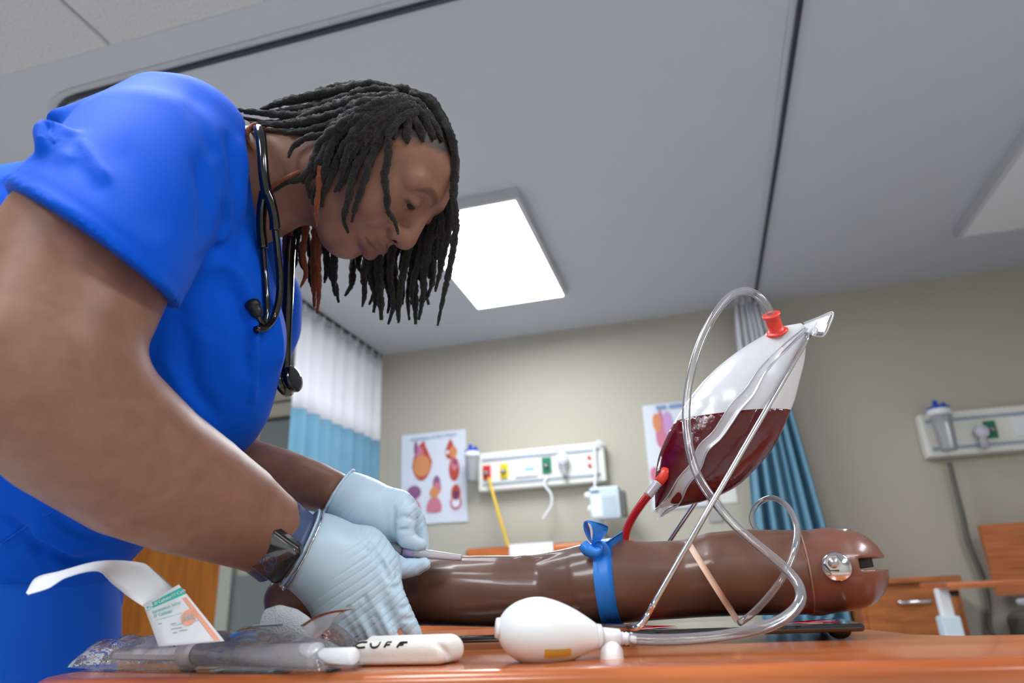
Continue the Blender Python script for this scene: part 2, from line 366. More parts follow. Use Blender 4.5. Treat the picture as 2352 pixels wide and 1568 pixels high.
def meshcloth():
    m = bpy.data.materials.new('white_net'); m.use_nodes = True; nt = m.node_tree; b = nt.nodes['Principled BSDF']; b.inputs['Base Color'].default_value = lin((236, 236, 242)) + (1,); b.inputs['Roughness'].default_value = .9
    t = nt.nodes.new('ShaderNodeBsdfTransparent'); x = nt.nodes.new('ShaderNodeMixShader'); x.inputs[0].default_value = .9
    nt.links.new(t.outputs[0], x.inputs[1]); nt.links.new(b.outputs[0], x.inputs[2]); nt.links.new(x.outputs[0], nt.nodes['Material Output'].inputs[0]); return m
M_net = meshcloth()

# ------------------------------------------------------------------ room
ZC = CZ + 1.73; YW = 4.4; XL, XR, YB = -4.9, 3.4, -3.2
box('floor', (XL, YB, -.05), (XR, YW, 0), M_floor, struct=True)
ceil = box('ceiling', (XL, YB, ZC), (XR, YW, ZC + .08), M_ceil, struct=True)
box('wall_back', (XL, YW, 0), (XR, YW + .1, ZC), M_wall, struct=True)
box('wall_left', (XL - .1, YB, 0), (XL, YW, ZC), M_wall, struct=True)
box('wall_right', (XR, YB, 0), (XR + .1, YW, ZC), M_wall, struct=True)
box('wall_front', (XL, YB - .1, 0), (XR, YB, ZC), M_wall, struct=True)
box('baseboard_back', (XL, YW - .015, 0), (XR, YW, .1), M_grey, struct=True)
for i in range(3):                                # acoustic tiles let into the plaster ceiling near the camera
    for j in range(2):
        x1 = -1.07 - .575 * i; y1 = 1.345 - .6 * j
        box('ceiling_tile', (x1 - .565, y1 - .59, ZC - .012), (x1, y1, ZC + .002), M_tile, ceil, bev=.006, seg=1)
# wooden door with its frame on the far left of the back wall
dl = AY(250, 1400, YW)[0] - .05; dr = AY(512, 1350, YW)[0]
door = box('door_1', (dr - .95, YW - .045, .01), (dr, YW - .005, 2.03), M_oak, struct=True, bev=.003)
lathe('door_handle', (dr - .87, YW - .045, .98), (dr - .87, YW - .2, .98), [(0, .025), (.012, .025), (.013, .01), (.05, .01)], M_steel, door, 16)
for nm, lo, hi in (('trim_1', (dr, YW - .055, 0), (dr + .1, YW, 2.13)), ('trim_2', (dr - 1.05, YW - .055, 0), (dr - .95, YW, 2.13)), ('trim_3', (dr - .95, YW - .055, 2.03), (dr, YW, 2.13))):
    box(nm, lo, hi, M_lgrey, struct=True)
box('trim_4', (dr + .1, YW - .02, 0), (-2.62, YW, 1.02), M_grey, struct=True)     # grey wainscot beside the door
# beige shelf unit behind the curtain
sh = thing('wall_cabinet', 'beige wall cabinet with two rails and a grey front, between scrubs and curtain', 'cabinet', (-3.0, YW, 1.8))
box('cabinet_body', (-3.75, YW - .2, CZ + 1.04), (-2.45, YW, CZ + 1.26), M_grey, sh)
box('rail', (-3.75, YW - .23, CZ + 1.285), (-2.45, YW, CZ + 1.385), M_wall, sh, bev=.008)
box('rail', (-3.75, YW - .23, CZ + 1.40), (-2.45, YW, CZ + 1.49), M_wall, sh, bev=.008)
box('lid', (-3.75, YW - .24, CZ + 1.492), (-2.45, YW, CZ + 1.515), mat('brown_lid', (92, 84, 74), .6), sh)

# ceiling lights
def fixture(x0, x1, y0, y1, lit, label):
    t = thing('ceiling_light', label, 'ceiling light', ((x0 + x1) / 2, (y0 + y1) / 2, ZC), 'surface mounted ceiling lights')
    bm = bmesh.new(); zb = ZC - .055; r = .022
    for lo, hi in (((x0, y0, zb), (x1, y0 + r, ZC)), ((x0, y1 - r, zb), (x1, y1, ZC)), ((x0, y0 + r, zb), (x0 + r, y1 - r, ZC)), ((x1 - r, y0 + r, zb), (x1, y1 - r, ZC))): boxbm(bm, lo, hi)
    mkbm('housing', bm, M_fix, t)
    box('diffuser', (x0 + r, y0 + r, zb + .004), (x1 - r, y1 - r, zb + .012), M_lamp if lit else M_unlit, t)
a, b, c = AZ(1175, 462, ZC - .055), AZ(1295, 680, ZC - .055), AZ(1098, 709, ZC - .055)
fx0, fx1, fy0, fy1 = c[0] - .02, b[0] + .02, a[1] - .02, b[1] + .02
fixture(fx0, fx1, fy0, fy1, True, 'lit rectangular ceiling light panel right of the bent face')
e = AZ(2190, 530, ZC - .0)
fixture(e[0], e[0] + .6, e[1] - 1.2, e[1], False, 'unlit white ceiling light panel in the upper right corner')
fixture(fx0, fx1, -.15, 1.05, True, 'lit ceiling light panel above the table, out of the frame')
fixture(e[0], e[0] + .6, -.2, 1.0, True, 'lit ceiling light panel right of the table, out of the frame')
fixture(fx0, fx1, -2.4, -1.2, True, 'lit ceiling light panel behind the camera, left')
fixture(e[0], e[0] + .6, -2.4, -1.2, True, 'lit ceiling light panel behind the camera, right')
fixture(-3.9, -3.3, 1.2, 2.4, True, 'lit ceiling light panel over the door side of the room')

# curtain track: a U round the bed
tp = [(-2.14, 4.38), (-2.145, 3.3), (-2.15, 1.75)]
tp += [(-1.93 - .22 * math.cos(q), 1.715 - .22 * math.sin(q)) for q in np.linspace(.15, math.pi / 2, 7)]
tp += [(-1.5, 1.495), (-.5, 1.495), (.29, 1.495)] + [(.29 + .22 * math.sin(q), 1.715 - .22 * math.cos(q)) for q in np.linspace(.2, math.pi / 2, 6)]
tp += [(.512, 2.6), (.505, 4.38)]
tr = thing('curtain_track', 'dark metal curtain track running in a U across the ceiling', 'track', (-.8, 1.495, ZC))
for nm, hw, z0, z1, m in (('rail', .0075, ZC - .022, ZC - .004, M_track), ('backing_strip', .03, ZC - .006, ZC, M_ceil)):
    P = np.array(tp); T = np.gradient(P, axis=0); T /= np.linalg.norm(T, axis=1)[:, None]; Nn = np.c_[-T[:, 1], T[:, 0]]
    vs = []; fs = []
    for p, q in zip(P, Nn):
        for s_, z in ((1, z1), (1, z0), (-1, z0), (-1, z1)): vs.append((p[0] + q[0] * hw * s_, p[1] + q[1] * hw * s_, z))
    for i in range(len(P) - 1):
        for j in range(4): fs.append([i * 4 + j, i * 4 + (j + 1) % 4, i * 4 + 4 + (j + 1) % 4, i * 4 + 4 + j])
    fs += [[0, 1, 2, 3], [len(vs) - 4 + j for j in (3, 2, 1, 0)]]
    mk(nm, vs, fs, m, tr, smooth=False)

def curtain(label, P0, P1, n, amp, ztop, zmid, zbot, flare=None, hooks=6):
    """folded curtain from P0 to P1 (plan points)"""
    P0, P1 = np.array(P0), np.array(P1); t = np.linspace(0, 1, n * 14 + 1); dr_ = (P1 - P0); L = np.linalg.norm(dr_); nv = np.array([-dr_[1], dr_[0]]) / L
    root = thing('privacy_curtain', label, 'curtain', ((P0[0] + P1[0]) / 2, (P0[1] + P1[1]) / 2, zbot))
    for nm, za, zb, m, rows in (('net_panel', ztop, zmid, M_net, 6), ('cloth_panel', zmid, zbot, M_curt, 10)):
        vs = []
        for r_ in range(rows):
            z = za + (zb - za) * r_ / (rows - 1); g = (ztop - z) / (ztop - zbot)
            wd, a_ = (1, amp * (.5 + .5 * g)) if flare is None else (flare[0] + (1 - flare[0]) * min(1, g * flare[1]), amp * (.3 + .7 * min(1, g * 1.6)))
            off = a_ * np.sin(t * n * 2 * np.pi + .6 * np.sin(t * 9) + g * .4) + a_ * .4 * np.sin(t * n * 4.7 + 2 + g)
            ctr = .5 if flare is None else flare[2]
            p = P0 + dr_ * (ctr + (t - ctr) * wd)[:, None] + nv * off[:, None]
            vs += [(x, y, z) for x, y in p]
        k = len(t); fs = [[i * k + j, i * k + j + 1, (i + 1) * k + j + 1, (i + 1) * k + j] for i in range(rows - 1) for j in range(k - 1)]
        o = mk(nm, vs, fs, m, root); so = o.modifiers.new('thickness', 'SOLIDIFY'); so.thickness = .002
    for i in range(hooks):
        f_ = (i + .5) / hooks; wd = 1 if flare is None else flare[0]; ctr = .5 if flare is None else flare[2]; p = P0 + dr_ * (ctr + (f_ - ctr) * wd)
        tube('hook', [(p[0], p[1], ztop - .01), (p[0], p[1], ZC - .02)], .006, M_white, root, n=3, k=6)
curtain('blue curtain with white net top on the left, beside the heart poster', (-2.14, 3.28), (-2.12, 4.36), 8, .035, ZC - .07, CZ + 1.06, .35, hooks=10)
curtain('gathered blue curtain with white net top behind the blood bag', (.24, 4.2), (.70, 4.22), 6, .045, ZC - .06, CZ + 1.06, .3, flare=(.36, 1.15, .42), hooks=4)

# headwall gas panels
def headwall(label, x0, x1, z0, z1, parts):
    t = thing('headwall_panel', label, 'wall panel', ((x0 + x1) / 2, YW, z0), 'white gas panels on the back wall'); y = YW - .09; hh = z1 - z0
    box('casing', (x0, y, z0), (x1, YW, z1), M_cream, t, bev=.012)
    for f_ in (.17, .80): box('rail', (x0 + .03, y - .008, z0 + hh * f_ - .008), (x1 - .03, y + .004, z0 + hh * f_ + .010), M_strip, t, bev=.002)
    for nm, fx, fz, w_, h_, m in parts:
        cx, cz = x0 + (x1 - x0) * fx, z0 + hh * fz
        o = box(nm, (cx - w_ / 2, y - .014, cz - h_ / 2), (cx + w_ / 2, y + .002, cz + h_ / 2), m, t, bev=.003)
        if 'outlet' in nm: lathe('socket', (cx, y - .013, cz - .005), (cx, y - .1, cz - .005), [(0, .017), (.014, .017), (.016, .011), (.03, .011)], M_steel, o, 16)
    return t, y
bx0, bx1, bz0, bz1 = AY(1098, 1085, 4.31)[0], AY(1389, 1060, 4.31)[0], AY(1098, 1129, 4.31)[2], AY(1108, 1040, 4.31)[2]
hw, yh = headwall('white headwall gas panel with red, yellow and green outlets above the bed head', bx0, bx1, bz0, bz1,
  [('gas_outlet', .075, .47, .052, .092, M_redsq), ('gas_outlet', .215, .47, .052, .092, M_yelsq), ('label_card', .39, .5, .15, .11, mat('pale_card', (226, 230, 240), .5)),
   ('gas_outlet', .555, .52, .06, .1, M_grnsq), ('socket_red', .885, .62, .02, .02, M_redsq), ('socket_red', .885, .42, .02, .02, M_redsq)])
cx = bx0 + (bx1 - bx0) * .42
box('label_stripe', (cx - .03, yh - .016, bz0 + .105), (cx + .03, yh - .012, bz0 + .125), mat('sky_print', (140, 190, 226), .5), hw)
fm = thing('flowmeter', 'round clear flowmeter on the headwall panel beside the green outlet', 'gauge', (bx0 + (bx1 - bx0) * .69, yh, bz0 + .12))
fx = bx0 + (bx1 - bx0) * .69
lathe('dial', (fx, yh, bz0 + .155), (fx, yh - .1, bz0 + .155), [(0, .016), (.03, .016), (.032, .038), (.06, .04), (.066, .03)], mat('pale_dial', (212, 210, 226), .3), fm, 24)
tube('stem', [(fx, yh - .045, bz0 + .13), (fx + .01, yh - .045, bz0 + .04)], .016, mat('clear_grey', (168, 168, 176), .3), fm, n=6, k=12)
hb0 = AY(2140, 1000, 4.31); hz0, hz1 = AY(2138, 1050, 4.31)[2], AY(2184, 944, 4.31)[2]
hw2, yh2 = headwall('white headwall gas panel at the right edge, above the grey cable', AY(2108, 955, 4.31)[0], AY(2108, 955, 4.31)[0] + .85, hz0, hz1,
  [('gas_outlet', .40, .5, .055, .095, M_grnsq), ('socket_red', .085, .5, .02, .02, M_redsq), ('socket_red', .085, .35, .02, .02, M_redsq), ('label_card', .62, .52, .15, .11, M_white)])
fx2 = AY(2256, 990, 4.25)
f2 = thing('flowmeter', 'round clear flowmeter on the right headwall panel', 'gauge', fx2)
lathe('dial', (fx2[0], yh2, fx2[2]), (fx2[0], yh2 - .1, fx2[2]), [(0, .02), (.03, .02), (.032, .036), (.06, .036), (.066, .03)], mat('pale_dial_2', (206, 204, 218), .3), f2, 24)
tube('stem', [(fx2[0], yh2 - .045, fx2[2] - .02), (fx2[0] - .005, yh2 - .045, fx2[2] - .09)], .022, mat('clear_grey_2', (178, 176, 184), .3), f2, n=6, k=12)

def canister(label, px, py, Y, r):
    c_ = AY(px, py, Y); t = thing('suction_canister', label, 'canister', c_, 'clear suction canisters with blue lids'); hgt = 4.0 * r
    lathe('jar', c_, c_ + (0, 0, -1), [(0, r), (.02, r * .98), (hgt * .9, r * .8), (hgt, r * .7)], film('canister_plastic_' + str(px), (224, 226, 232), .55, .1, .9), t, 24)
    lathe('collar', c_ + (0, 0, .012), c_ + (0, 0, -1), [(0, r * 1.1), (.03, r * 1.16), (.035, r)], M_white, t, 24)
    lid = lathe('lid', c_ + (0, 0, .01), c_ + (0, 0, 1), [(0, r * 1.1), (.012, r * 1.08), (.018, r * .7), (.024, r * .6)], M_blue, t, 24)
    lathe('port', c_ + (-.01, 0, .03), c_ + (-.01, 0, 1), [(0, .014), (.03, .013), (.034, .009)], M_blue, lid, 12)
    lathe('port', c_ + (r * .55, 0, .025), c_ + (r * .55, 0, 1), [(0, .010), (.022, .010)], M_blue, lid, 12)
canister('blue lidded suction canister between the heart poster and the headwall panel', 1084, 1042, 4.27, .046)
canister('blue lidded suction canister on the panel at the right edge', 2157, 945, 4.22, .055)

def hose(name, label, cat, P, r, m, n=40): return tag(tube(name, P, r, m, n=n, k=8), label, cat)
hose('oxygen_hose', 'yellow hose hanging from the red gas outlet', 'hose', [AY(1122, 1098, 4.29), AY(1130, 1125, 4.26), AY(1148, 1190, 4.24), AY(1166, 1250, 4.24), AY(1172, 1290, 4.22)], .011, M_yelhose)
hose('oxygen_line', 'clear thin line hanging below the green outlet', 'hose', [AY(1256, 1095, 4.29), AY(1250, 1112, 4.27), AY(1266, 1135, 4.27), AY(1266, 1160, 4.27), AY(1254, 1180, 4.27), AY(1246, 1192, 4.27)], .007, M_white)
hose('infusion_line', 'clear drip line looped over the right end of the headwall panel', 'hose', [AY(1388, 1022, 4.29), AY(1374, 1014, 4.28), AY(1366, 1030, 4.28), AY(1368, 1080, 4.27), AY(1366, 1125, 4.26)], .008, M_white)
hose('power_cable', 'grey cable hanging from the right headwall panel to the floor', 'cable', [AY(2180, 1062, 4.33), AY(2192, 1110, 4.33), AY(2212, 1190, 4.33), AY(2226, 1250, 4.33), AY(2258, 1330, 4.33), AY(2270, 1390, 4.33), AY(2272, 1440, 4.33), AY(2290, 1480, 4.3), AY(2300, 1700, 4.3)], .014, M_cable, 60)

# infusion pump hanging under the panel
pc = AY(1392, 1155, 4.2); pm = thing('infusion_pump', 'pale grey infusion pump with knobs under the headwall panel', 'pump', pc)
p0, p1 = AY(1362, 1195, 4.2), AY(1408, 1118, 4.2)
box('case', (p0[0], 4.14, p0[2]), (p1[0] + .04, 4.26, p1[2]), M_pump, pm, bev=.012)
box('side_cover', (p1[0] + .042, 4.15, p0[2] + .01), (p1[0] + .07, 4.25, p1[2] - .03), M_cable, pm, bev=.006)
box('label_panel', (p0[0] + .012, 4.137, p0[2] + .02), (p0[0] + .065, 4.141, p1[2] - .05), M_white, pm)
box('label_panel', (p0[0] + .075, 4.137, p0[2] + .02), (p1[0] + .02, 4.141, p1[2] - .06), mat('label_grey', (176, 190, 200), .5), pm)
box('name_strip', (p0[0] + .01, 4.137, p1[2] - .035), (p0[0] + .06, 4.141, p1[2] - .022), mat('dark_strip', (90, 108, 136), .5), pm)
for zz in (AY(1352, 1138, 4.18), AY(1360, 1168, 4.18)): lathe('knob', zz, zz + (-.3, -1, 0), [(0, .018), (.02, .02), (.03, .012)], M_white, pm, 16)
tube('bracket', [(p0[0] + .05, 4.2, p0[2]), (p0[0] + .05, 4.3, p0[2] - .08), (p0[0] + .05, 4.4, p0[2] - .08)], .01, M_steel, pm, n=10, k=8)
sw = AY(1643, 1175, YW); tag(box('wall_switch', (sw[0] - .04, YW - .012, sw[2] - .06), (sw[0] + .04, YW, sw[2] + .06), M_steel, bev=.004), 'steel outlet plate on the wall below the blood bag', 'outlet')
sw = AY(1672, 1132, YW); tag(box('notice_card', (sw[0] - .05, YW - .006, sw[2] - .06), (sw[0] + .05, YW, sw[2] + .06), M_cream, bev=.001), 'small cream card on the wall right below the blood bag', 'card')

# posters
def shape(cx, cz, rx, rz, Y, m, parent, kind='oval', name='print'):
    pts = []
    for q in np.linspace(0, 2 * np.pi, 22, endpoint=False):
        x, z = math.cos(q), math.sin(q)
        if kind == 'heart': x *= (.55 + .45 * (1 - z) / 2 * 1.5) if z > 0 else 1.0 - .12 * z * z
        if kind == 'drop': x *= .62 - .38 * z
        if kind == 'arch': z = max(z, -.35)
        pts.append((cx + rx * x, Y, cz + rz * z))
    return plate(name, pts, (0, -.0012, 0), m, parent)
P_or, P_rd, P_pk, P_pu, P_dk = [mat(n, c, .7) for n, c in (('print_orange', (212, 140, 92)), ('print_red', (186, 74, 60)), ('print_pink', (200, 120, 140)), ('print_purple', (140, 92, 132)), ('print_dark', (110, 60, 84)))]
P_title = mat('print_title', (130, 152, 190), .7); P_wht = mat('print_white', (226, 228, 236), .7)
poA, poB, poC, poD = AY(922, 1000, 4.39), AY(1069, 985, 4.39), AY(1074, 1197, 4.39), AY(920, 1206, 4.39)
po = thing('heart_poster', 'anatomy poster of hearts on the wall beside the left curtain', 'poster', (poA + poC) / 2)
plate('sheet', [poA, poB, poC, poD], (0, .006, 0), mat('poster_paper', (216, 221, 232), .6), po)
def q1(u, v): return AY(922 + 148 * u + 3 * v, 1000 - 15 * u + 207 * v, 4.385)
text('title', 'Anatomy of the Heart', q1(.14, .075), q1(.9, .06) - q1(.14, .075), (0, 0, 1), .038, P_title, po)
for u, v, rx, rz, m, k in ((.31, .31, .075, .13, P_rd, 'heart'), (.31, .36, .065, .075, P_or, 'oval'), (.22, .16, .014, .05, P_pu, 'oval'), (.34, .16, .014, .05, P_rd, 'oval'), (.28, .23, .028, .055, P_pk, 'oval'), (.31, .415, .05, .035, P_rd, 'oval'),
                           (.755, .20, .05, .07, P_rd, 'drop'), (.80, .24, .028, .04, P_or, 'oval'), (.72, .23, .022, .03, P_pu, 'oval'), (.71, .235, .012, .014, P_wht, 'oval'), (.81, .43, .038, .08, P_rd, 'oval'), (.815, .385, .024, .035, P_pk, 'oval'), (.825, .36, .012, .014, P_dk, 'oval'),
                           (.18, .645, .052, .046, P_pu, 'oval'), (.18, .62, .03, .022, P_rd, 'oval'), (.535, .58, .028, .06, P_pu, 'oval'), (.54, .62, .03, .04, P_pk, 'oval'), (.50, .665, .034, .036, P_or, 'oval'),
                           (.83, .70, .034, .06, P_rd, 'oval'), (.83, .72, .022, .034, P_dk, 'oval'), (.83, .80, .042, .05, P_pk, 'oval'), (.83, .80, .026, .032, P_wht, 'oval'), (.49, .84, .055, .075, P_pk, 'arch'), (.49, .86, .024, .05, P_rd, 'arch'), (.17, .84, .05, .07, P_pk, 'arch')):
    p_ = q1(u, v); shape(p_[0], p_[2], rx, rz, 4.386 - .0003 * random.random() - (.0012 if m in (P_wht, P_dk, P_or) else 0), m, po, k)
pA, pB, pC, pD = AY(1475, 932, 4.39), AY(1600, 918, 4.39), AY(1625, 1160, 4.39), AY(1499, 1172, 4.39)
p2 = thing('anatomy_poster', 'anatomy poster partly hidden behind the blood bag', 'poster', (pA + pC) / 2)
plate('sheet', [pA, pB, pC, pD], (0, .006, 0), mat('poster_paper_2', (216, 221, 232), .6), p2)
for xa_, xb_ in ((1507, 1530), (1537, 1570)):
    ta_, tb_ = AY(xa_, 941 - (xa_ - 1507) * .1, 4.385), AY(xb_, 934 - (xb_ - 1530) * .1, 4.385); box('printed_title', (ta_[0], 4.383, ta_[2]), (tb_[0], 4.386, ta_[2] + .026), P_title, p2)
for px, py, rx, rz, m, k in ((1520, 985, .06, .13, P_pk, 'drop'), (1535, 975, .03, .09, mat('print_lilac', (196, 150, 200), .7), 'oval'), (1508, 970, .025, .06, P_or, 'oval'), (1505, 1090, .03, .05, P_pk, 'oval'), (1585, 1000, .05, .1, P_rd, 'oval')):
    p_ = AY(px, py, 4.384); shape(p_[0], p_[2], rx, rz, 4.384 - .0004 * random.random(), m, p2, k)

# beds, cabinet, second overbed table
def bed(label, x0, x1, yh_, yf, zh, zf, z0=.5):
    t = thing('hospital_bed', label, 'bed', ((x0 + x1) / 2, (yh_ + yf) / 2, 0))
    box('headboard', (x0, yh_, .45), (x1, yh_ + .04, zh), M_wood, t, bev=.025, seg=4)
    box('footboard', (x0, yf - .04, .35), (x1, yf, zf), M_wood, t, bev=.02, seg=4)
    box('mattress', (x0 + .04, yf + .02, z0 - .02), (x1 - .04, yh_ - .02, z0 + .13), M_mattress, t, bev=.03, seg=3)
    box('bed_frame', (x0 + .06, yf + .02, z0 - .14), (x1 - .06, yh_, z0 - .03), M_cable, t, bev=.01)
    for sx in (x0 + .08, x1 - .08):
        for sy in (yf + .15, yh_ - .2): tube('leg', [(sx, sy, .0), (sx, sy, z0 - .1)], .025, M_steel, t, n=3, k=10)
    return t
b1 = AY(1070, 1260, 4.22); bed('hospital bed with orange wooden headboard under the headwall panel', b1[0], b1[0] + .98, 4.2, 2.3, AY(1200, 1252, 4.2)[2], AY(900, 1330, 2.3)[2])
s0, s1 = AY(1170, 1256, 4.195), AY(1272, 1292, 4.195)
sc_ = thing('sign_card', 'white name card taped to the orange headboard', 'card', (s0 + s1) / 2)
box('card', (s0[0], 4.194, s1[2]), (s1[0], 4.199, s0[2] + .015), M_paper, sc_)
for xa_, xb_ in ((.085, .145), (.155, .215)): box('printed_line', (s0[0] + xa_, 4.1932, (s0[2] + s1[2]) / 2 - .012), (s0[0] + xb_, 4.1942, (s0[2] + s1[2]) / 2 + .004), mat('faint_print', (200, 208, 226), .6), sc_)
h2a, h2b = AY(2250, 1205, 4.2), AY(2292, 1368, 4.2)
bt = thing('hospital_bed', 'orange wooden bed head at the right edge beside the cabinet', 'bed', (1.8, 4.2, 0))
plate('headboard', [h2a, h2a + (.95, 0, 0), (h2a[0] + .95, 4.2, h2b[2]), h2b], (0, .04, 0), M_wood, bt)
box('bed_frame', (h2b[0] - .01, 3.2, .42), (h2a[0] + .95, 4.19, h2b[2] - .07), M_cable, bt, bev=.05, seg=4)
box('mattress', (h2b[0] + .06, 2.2, h2b[2] - .05), (h2a[0] + .92, 4.18, h2b[2] - .015), M_mattress, bt, bev=.015)
box('footboard', (h2b[0] + 2.0 - 1.4, 2.15, .3), (h2a[0] + .95, 2.19, .55), M_wood, bt, bev=.01)
n0, n1 = AY(1985, 1325, 3.9), AY(2203, 1320, 3.9)
nz = n1[2]; ns = thing('bedside_cabinet', 'wooden bedside cabinet with drawers behind the shoulder end of the arm', 'cabinet', ((n0[0] + n1[0]) / 2, 4.1, 0))
box('body', (n0[0] - .04, 3.92, .06), (n1[0] - .01, 4.36, nz - .03), M_cab, ns)
box('top', (n0[0] - .06, 3.89, nz - .028), (n1[0] + .005, 4.37, nz), M_cab, ns, bev=.006)
for i, (za, zb) in enumerate(((nz - .29, nz - .05), (nz - .54, nz - .30), (.1, nz - .55))):
    dw = box('drawer', (n0[0] - .02, 3.9, za), (n1[0] - .03, 3.93, zb), M_cab, ns, bev=.008)
    zc_ = zb - .06; xa, xb = AY(2065, 1375, 3.87)[0], AY(2137, 1375, 3.87)[0]
    tube('handle', [(xa, 3.9, zc_), (xa, 3.87, zc_), (xb, 3.87, zc_), (xb, 3.9, zc_)], .008, M_chrome, dw, n=24, k=8)
t2 = thing('overbed_table', 'far overbed table seen edge-on beside the bedside cabinet', 'table', (.95, 3.2, 0))
e0, e1 = AY(2160, 1345, 3.2), AY(2288, 1340, 3.2)
box('tabletop', (e0[0], 3.1, e0[2] - .012), (e1[0] + .15, 3.5, e0[2] + .012), M_wood, t2, bev=.006)
c0 = AY(2168, 1362, 3.25)
box('column', (c0[0] - .022, 3.25, .08), (c0[0] + .022, 3.3, e0[2] - .01), M_white, t2, bev=.006)
box('sleeve', (c0[0] - .035, 3.235, .06), (c0[0] + .035, 3.315, AY(2168, 1415, 3.25)[2]), M_pump, t2, bev=.008)
box('base', (c0[0] - .04, 2.95, .0), (c0[0] + .04, 3.55, .06), M_pump, t2, bev=.01)
lathe('knob', AY(2190, 1356, 3.2), AY(2190, 1356, 3.2) + (0, 0, -1), [(0, .018), (.02, .015)], M_dark, t2, 12)

# ------------------------------------------------------------------ near overbed table
ZT = .75
tb = thing('overbed_table', 'near wooden overbed table with rounded edge holding the training arm', 'table', (0, .7, 0))
ang = math.atan(.045)
def fr(x): return .5415 + .05 * x                      # front edge line (y at x)
out = []
lx = -.56
out += [(-.57, .93), (-.605, .72), (-.614, .645)] + [(-.539 - .075 * math.cos(q), fr(lx) + .09 - .09 * math.sin(q)) for q in np.linspace(0.1, 1.5, 8)]
out += [(-.3, fr(-.3)), (0, fr(0)), (.3, fr(.3)), (.62, fr(.62)), (.66, .60), (.66, .73), (.62, .765), (.4, .765), (.27, .762), (.215, .77), (.19, .80), (.178, .86), (.165, .915), (.12, .935)]
out = np.array(out); cen = out.mean(0)
def offs(o, r):
    T = np.roll(o, -1, 0) - np.roll(o, 1, 0); T /= np.linalg.norm(T, axis=1)[:, None]; return o + np.c_[T[:, 1], -T[:, 0]] * r
vs, fs = [], []; prof = [(-.012, ZT), (-.006, ZT - .0008), (-.0015, ZT - .0035), (0, ZT - .008), (-.0005, ZT - .014), (-.004, ZT - .018), (-.004, ZT - .036), (-.01, ZT - .04)]
for r_, z in prof: vs += [(x, y, z) for x, y in offs(out, r_)]
k = len(out); npf = len(prof)
for i in range(npf - 1):
    for j in range(k): fs.append([i * k + j, i * k + (j + 1) % k, (i + 1) * k + (j + 1) % k, (i + 1) * k + j])
fs += [list(range(k))[::-1], list(range((npf - 1) * k, npf * k))]
o = mk('tabletop', vs, fs, M_wood, tb)
bm = bmesh.new(); bm.from_mesh(o.data); bmesh.ops.recalc_face_normals(bm, faces=bm.faces); bm.to_mesh(o.data); bm.free()
box('column', (.5, .66, .06), (.56, .74, ZT - .04), M_pump, tb, bev=.008)
box('support', (.1, .64, ZT - .065), (.58, .72, ZT - .04), M_cable, tb, bev=.006)
box('base', (.46, .35, .0), (.6, 1.1, .06), M_pump, tb, bev=.012)

# ------------------------------------------------------------------ base board under the arm
ZB = CZ - .036; bd = thing('base_board', 'glossy black base board with ball feet under the training arm', 'board', (0, .8, ZT))
yb0 = .735
boxM = None
box('board', (-.50, yb0, ZB - .007), (AZ(1998, 1437, ZB)[0] + .004, .885, ZB), M_board, bd, bev=.003, seg=3, smooth=False)
xr = AZ(1998, 1437, ZB)[0]
for fx_, fy_ in ((xr - .016, yb0 + .016), (xr - .016, .868), (-.48, .75), (-.48, .868), (-.1, .868)):
    bm = bmesh.new(); bmesh.ops.create_uvsphere(bm, u_segments=20, v_segments=12, radius=.0085)
    for v in bm.verts: v.co = Vector((fx_ + v.co.x * 1.25, fy_ + v.co.y * 1.25, min(ZT + .0088 + v.co.z, ZB - .003)))
    mkbm('foot', bm, M_dark, bd, True)
M_decr = mat('red_label_and_mirror', (200, 10, 18), .8, spec=0); M_decw = mat('white_label_and_mirror', (235, 230, 230), .8, spec=0)
for px, sgn in ((1515, 1), (1860, -1)):                # red label and its mirror image, painted as flat chevrons on the board
    p = AZ(px, 1428, ZB + .0006); p[1] = yb0 + .026
    for nm, w0, m, zz in (('white_chevron', .011, M_decw, .0004), ('red_chevron', .0085, M_decr, .0008)):
        for s2 in (1, -1):
            c_ = p + (0, .012, 0); a_ = np.array([sgn * .016, 0, 0]); e_ = np.array([-sgn * .016, s2 * .026, 0])
            plate(nm, [c_ + a_ + (sgn * w0, 0, 0), c_ + a_ - (sgn * w0, 0, 0), c_ + e_ - (sgn * w0, 0, 0), c_ + e_ + (sgn * w0, 0, 0)], (0, 0, zz), m, bd)

# ------------------------------------------------------------------ training arm
YA = .80
def pa(px, top, bot, Y=YA):
    c_ = AY(px, (top + bot) / 2, Y); return np.r_[c_, (bot - top) / 2 * depth(c_) / F]
SEC = [(660, 1322, 1428), (740, 1312, 1434), (850, 1312, 1432), (940, 1310, 1434), (1000, 1290, 1434), (1060, 1281, 1434), (1150, 1279, 1433), (1250, 1283, 1431), (1340, 1257, 1427), (1420, 1243, 1422), (1500, 1246, 1417), (1580, 1241, 1413), (1650, 1223, 1411), (1720, 1217, 1409), (1790, 1220, 1406), (1856, 1222, 1402)]
A = SDF((-.62, .70, .70), (.24, .90, .92), .0018)
ch = [pa(*s) for s in SEC]
A.chain(ch, .012)
for (x1, y1, x2, y2, r_) in ((1062, 1287, 1200, 1289, 8), (1200, 1289, 1330, 1268, 9), (1330, 1268, 1410, 1252, 9)):
    p, q = pr(x1, y1, depth(AY(x1, y1, YA - .012)), r_), pr(x2, y2, depth(AY(x2, y2, YA - .012)), r_); A.cap(p[:3], q[:3], p[3], q[3], .006)
X_, Y_, Z_ = np.meshgrid(*A.ax, indexing='ij'); A.D += (.0016 * noise3(np.stack([X_, Y_ * 1.2, Z_ * 1.2], -1), 55, 3)).astype(np.float32); del X_, Y_, Z_
v_, f_ = A.mesh(2)
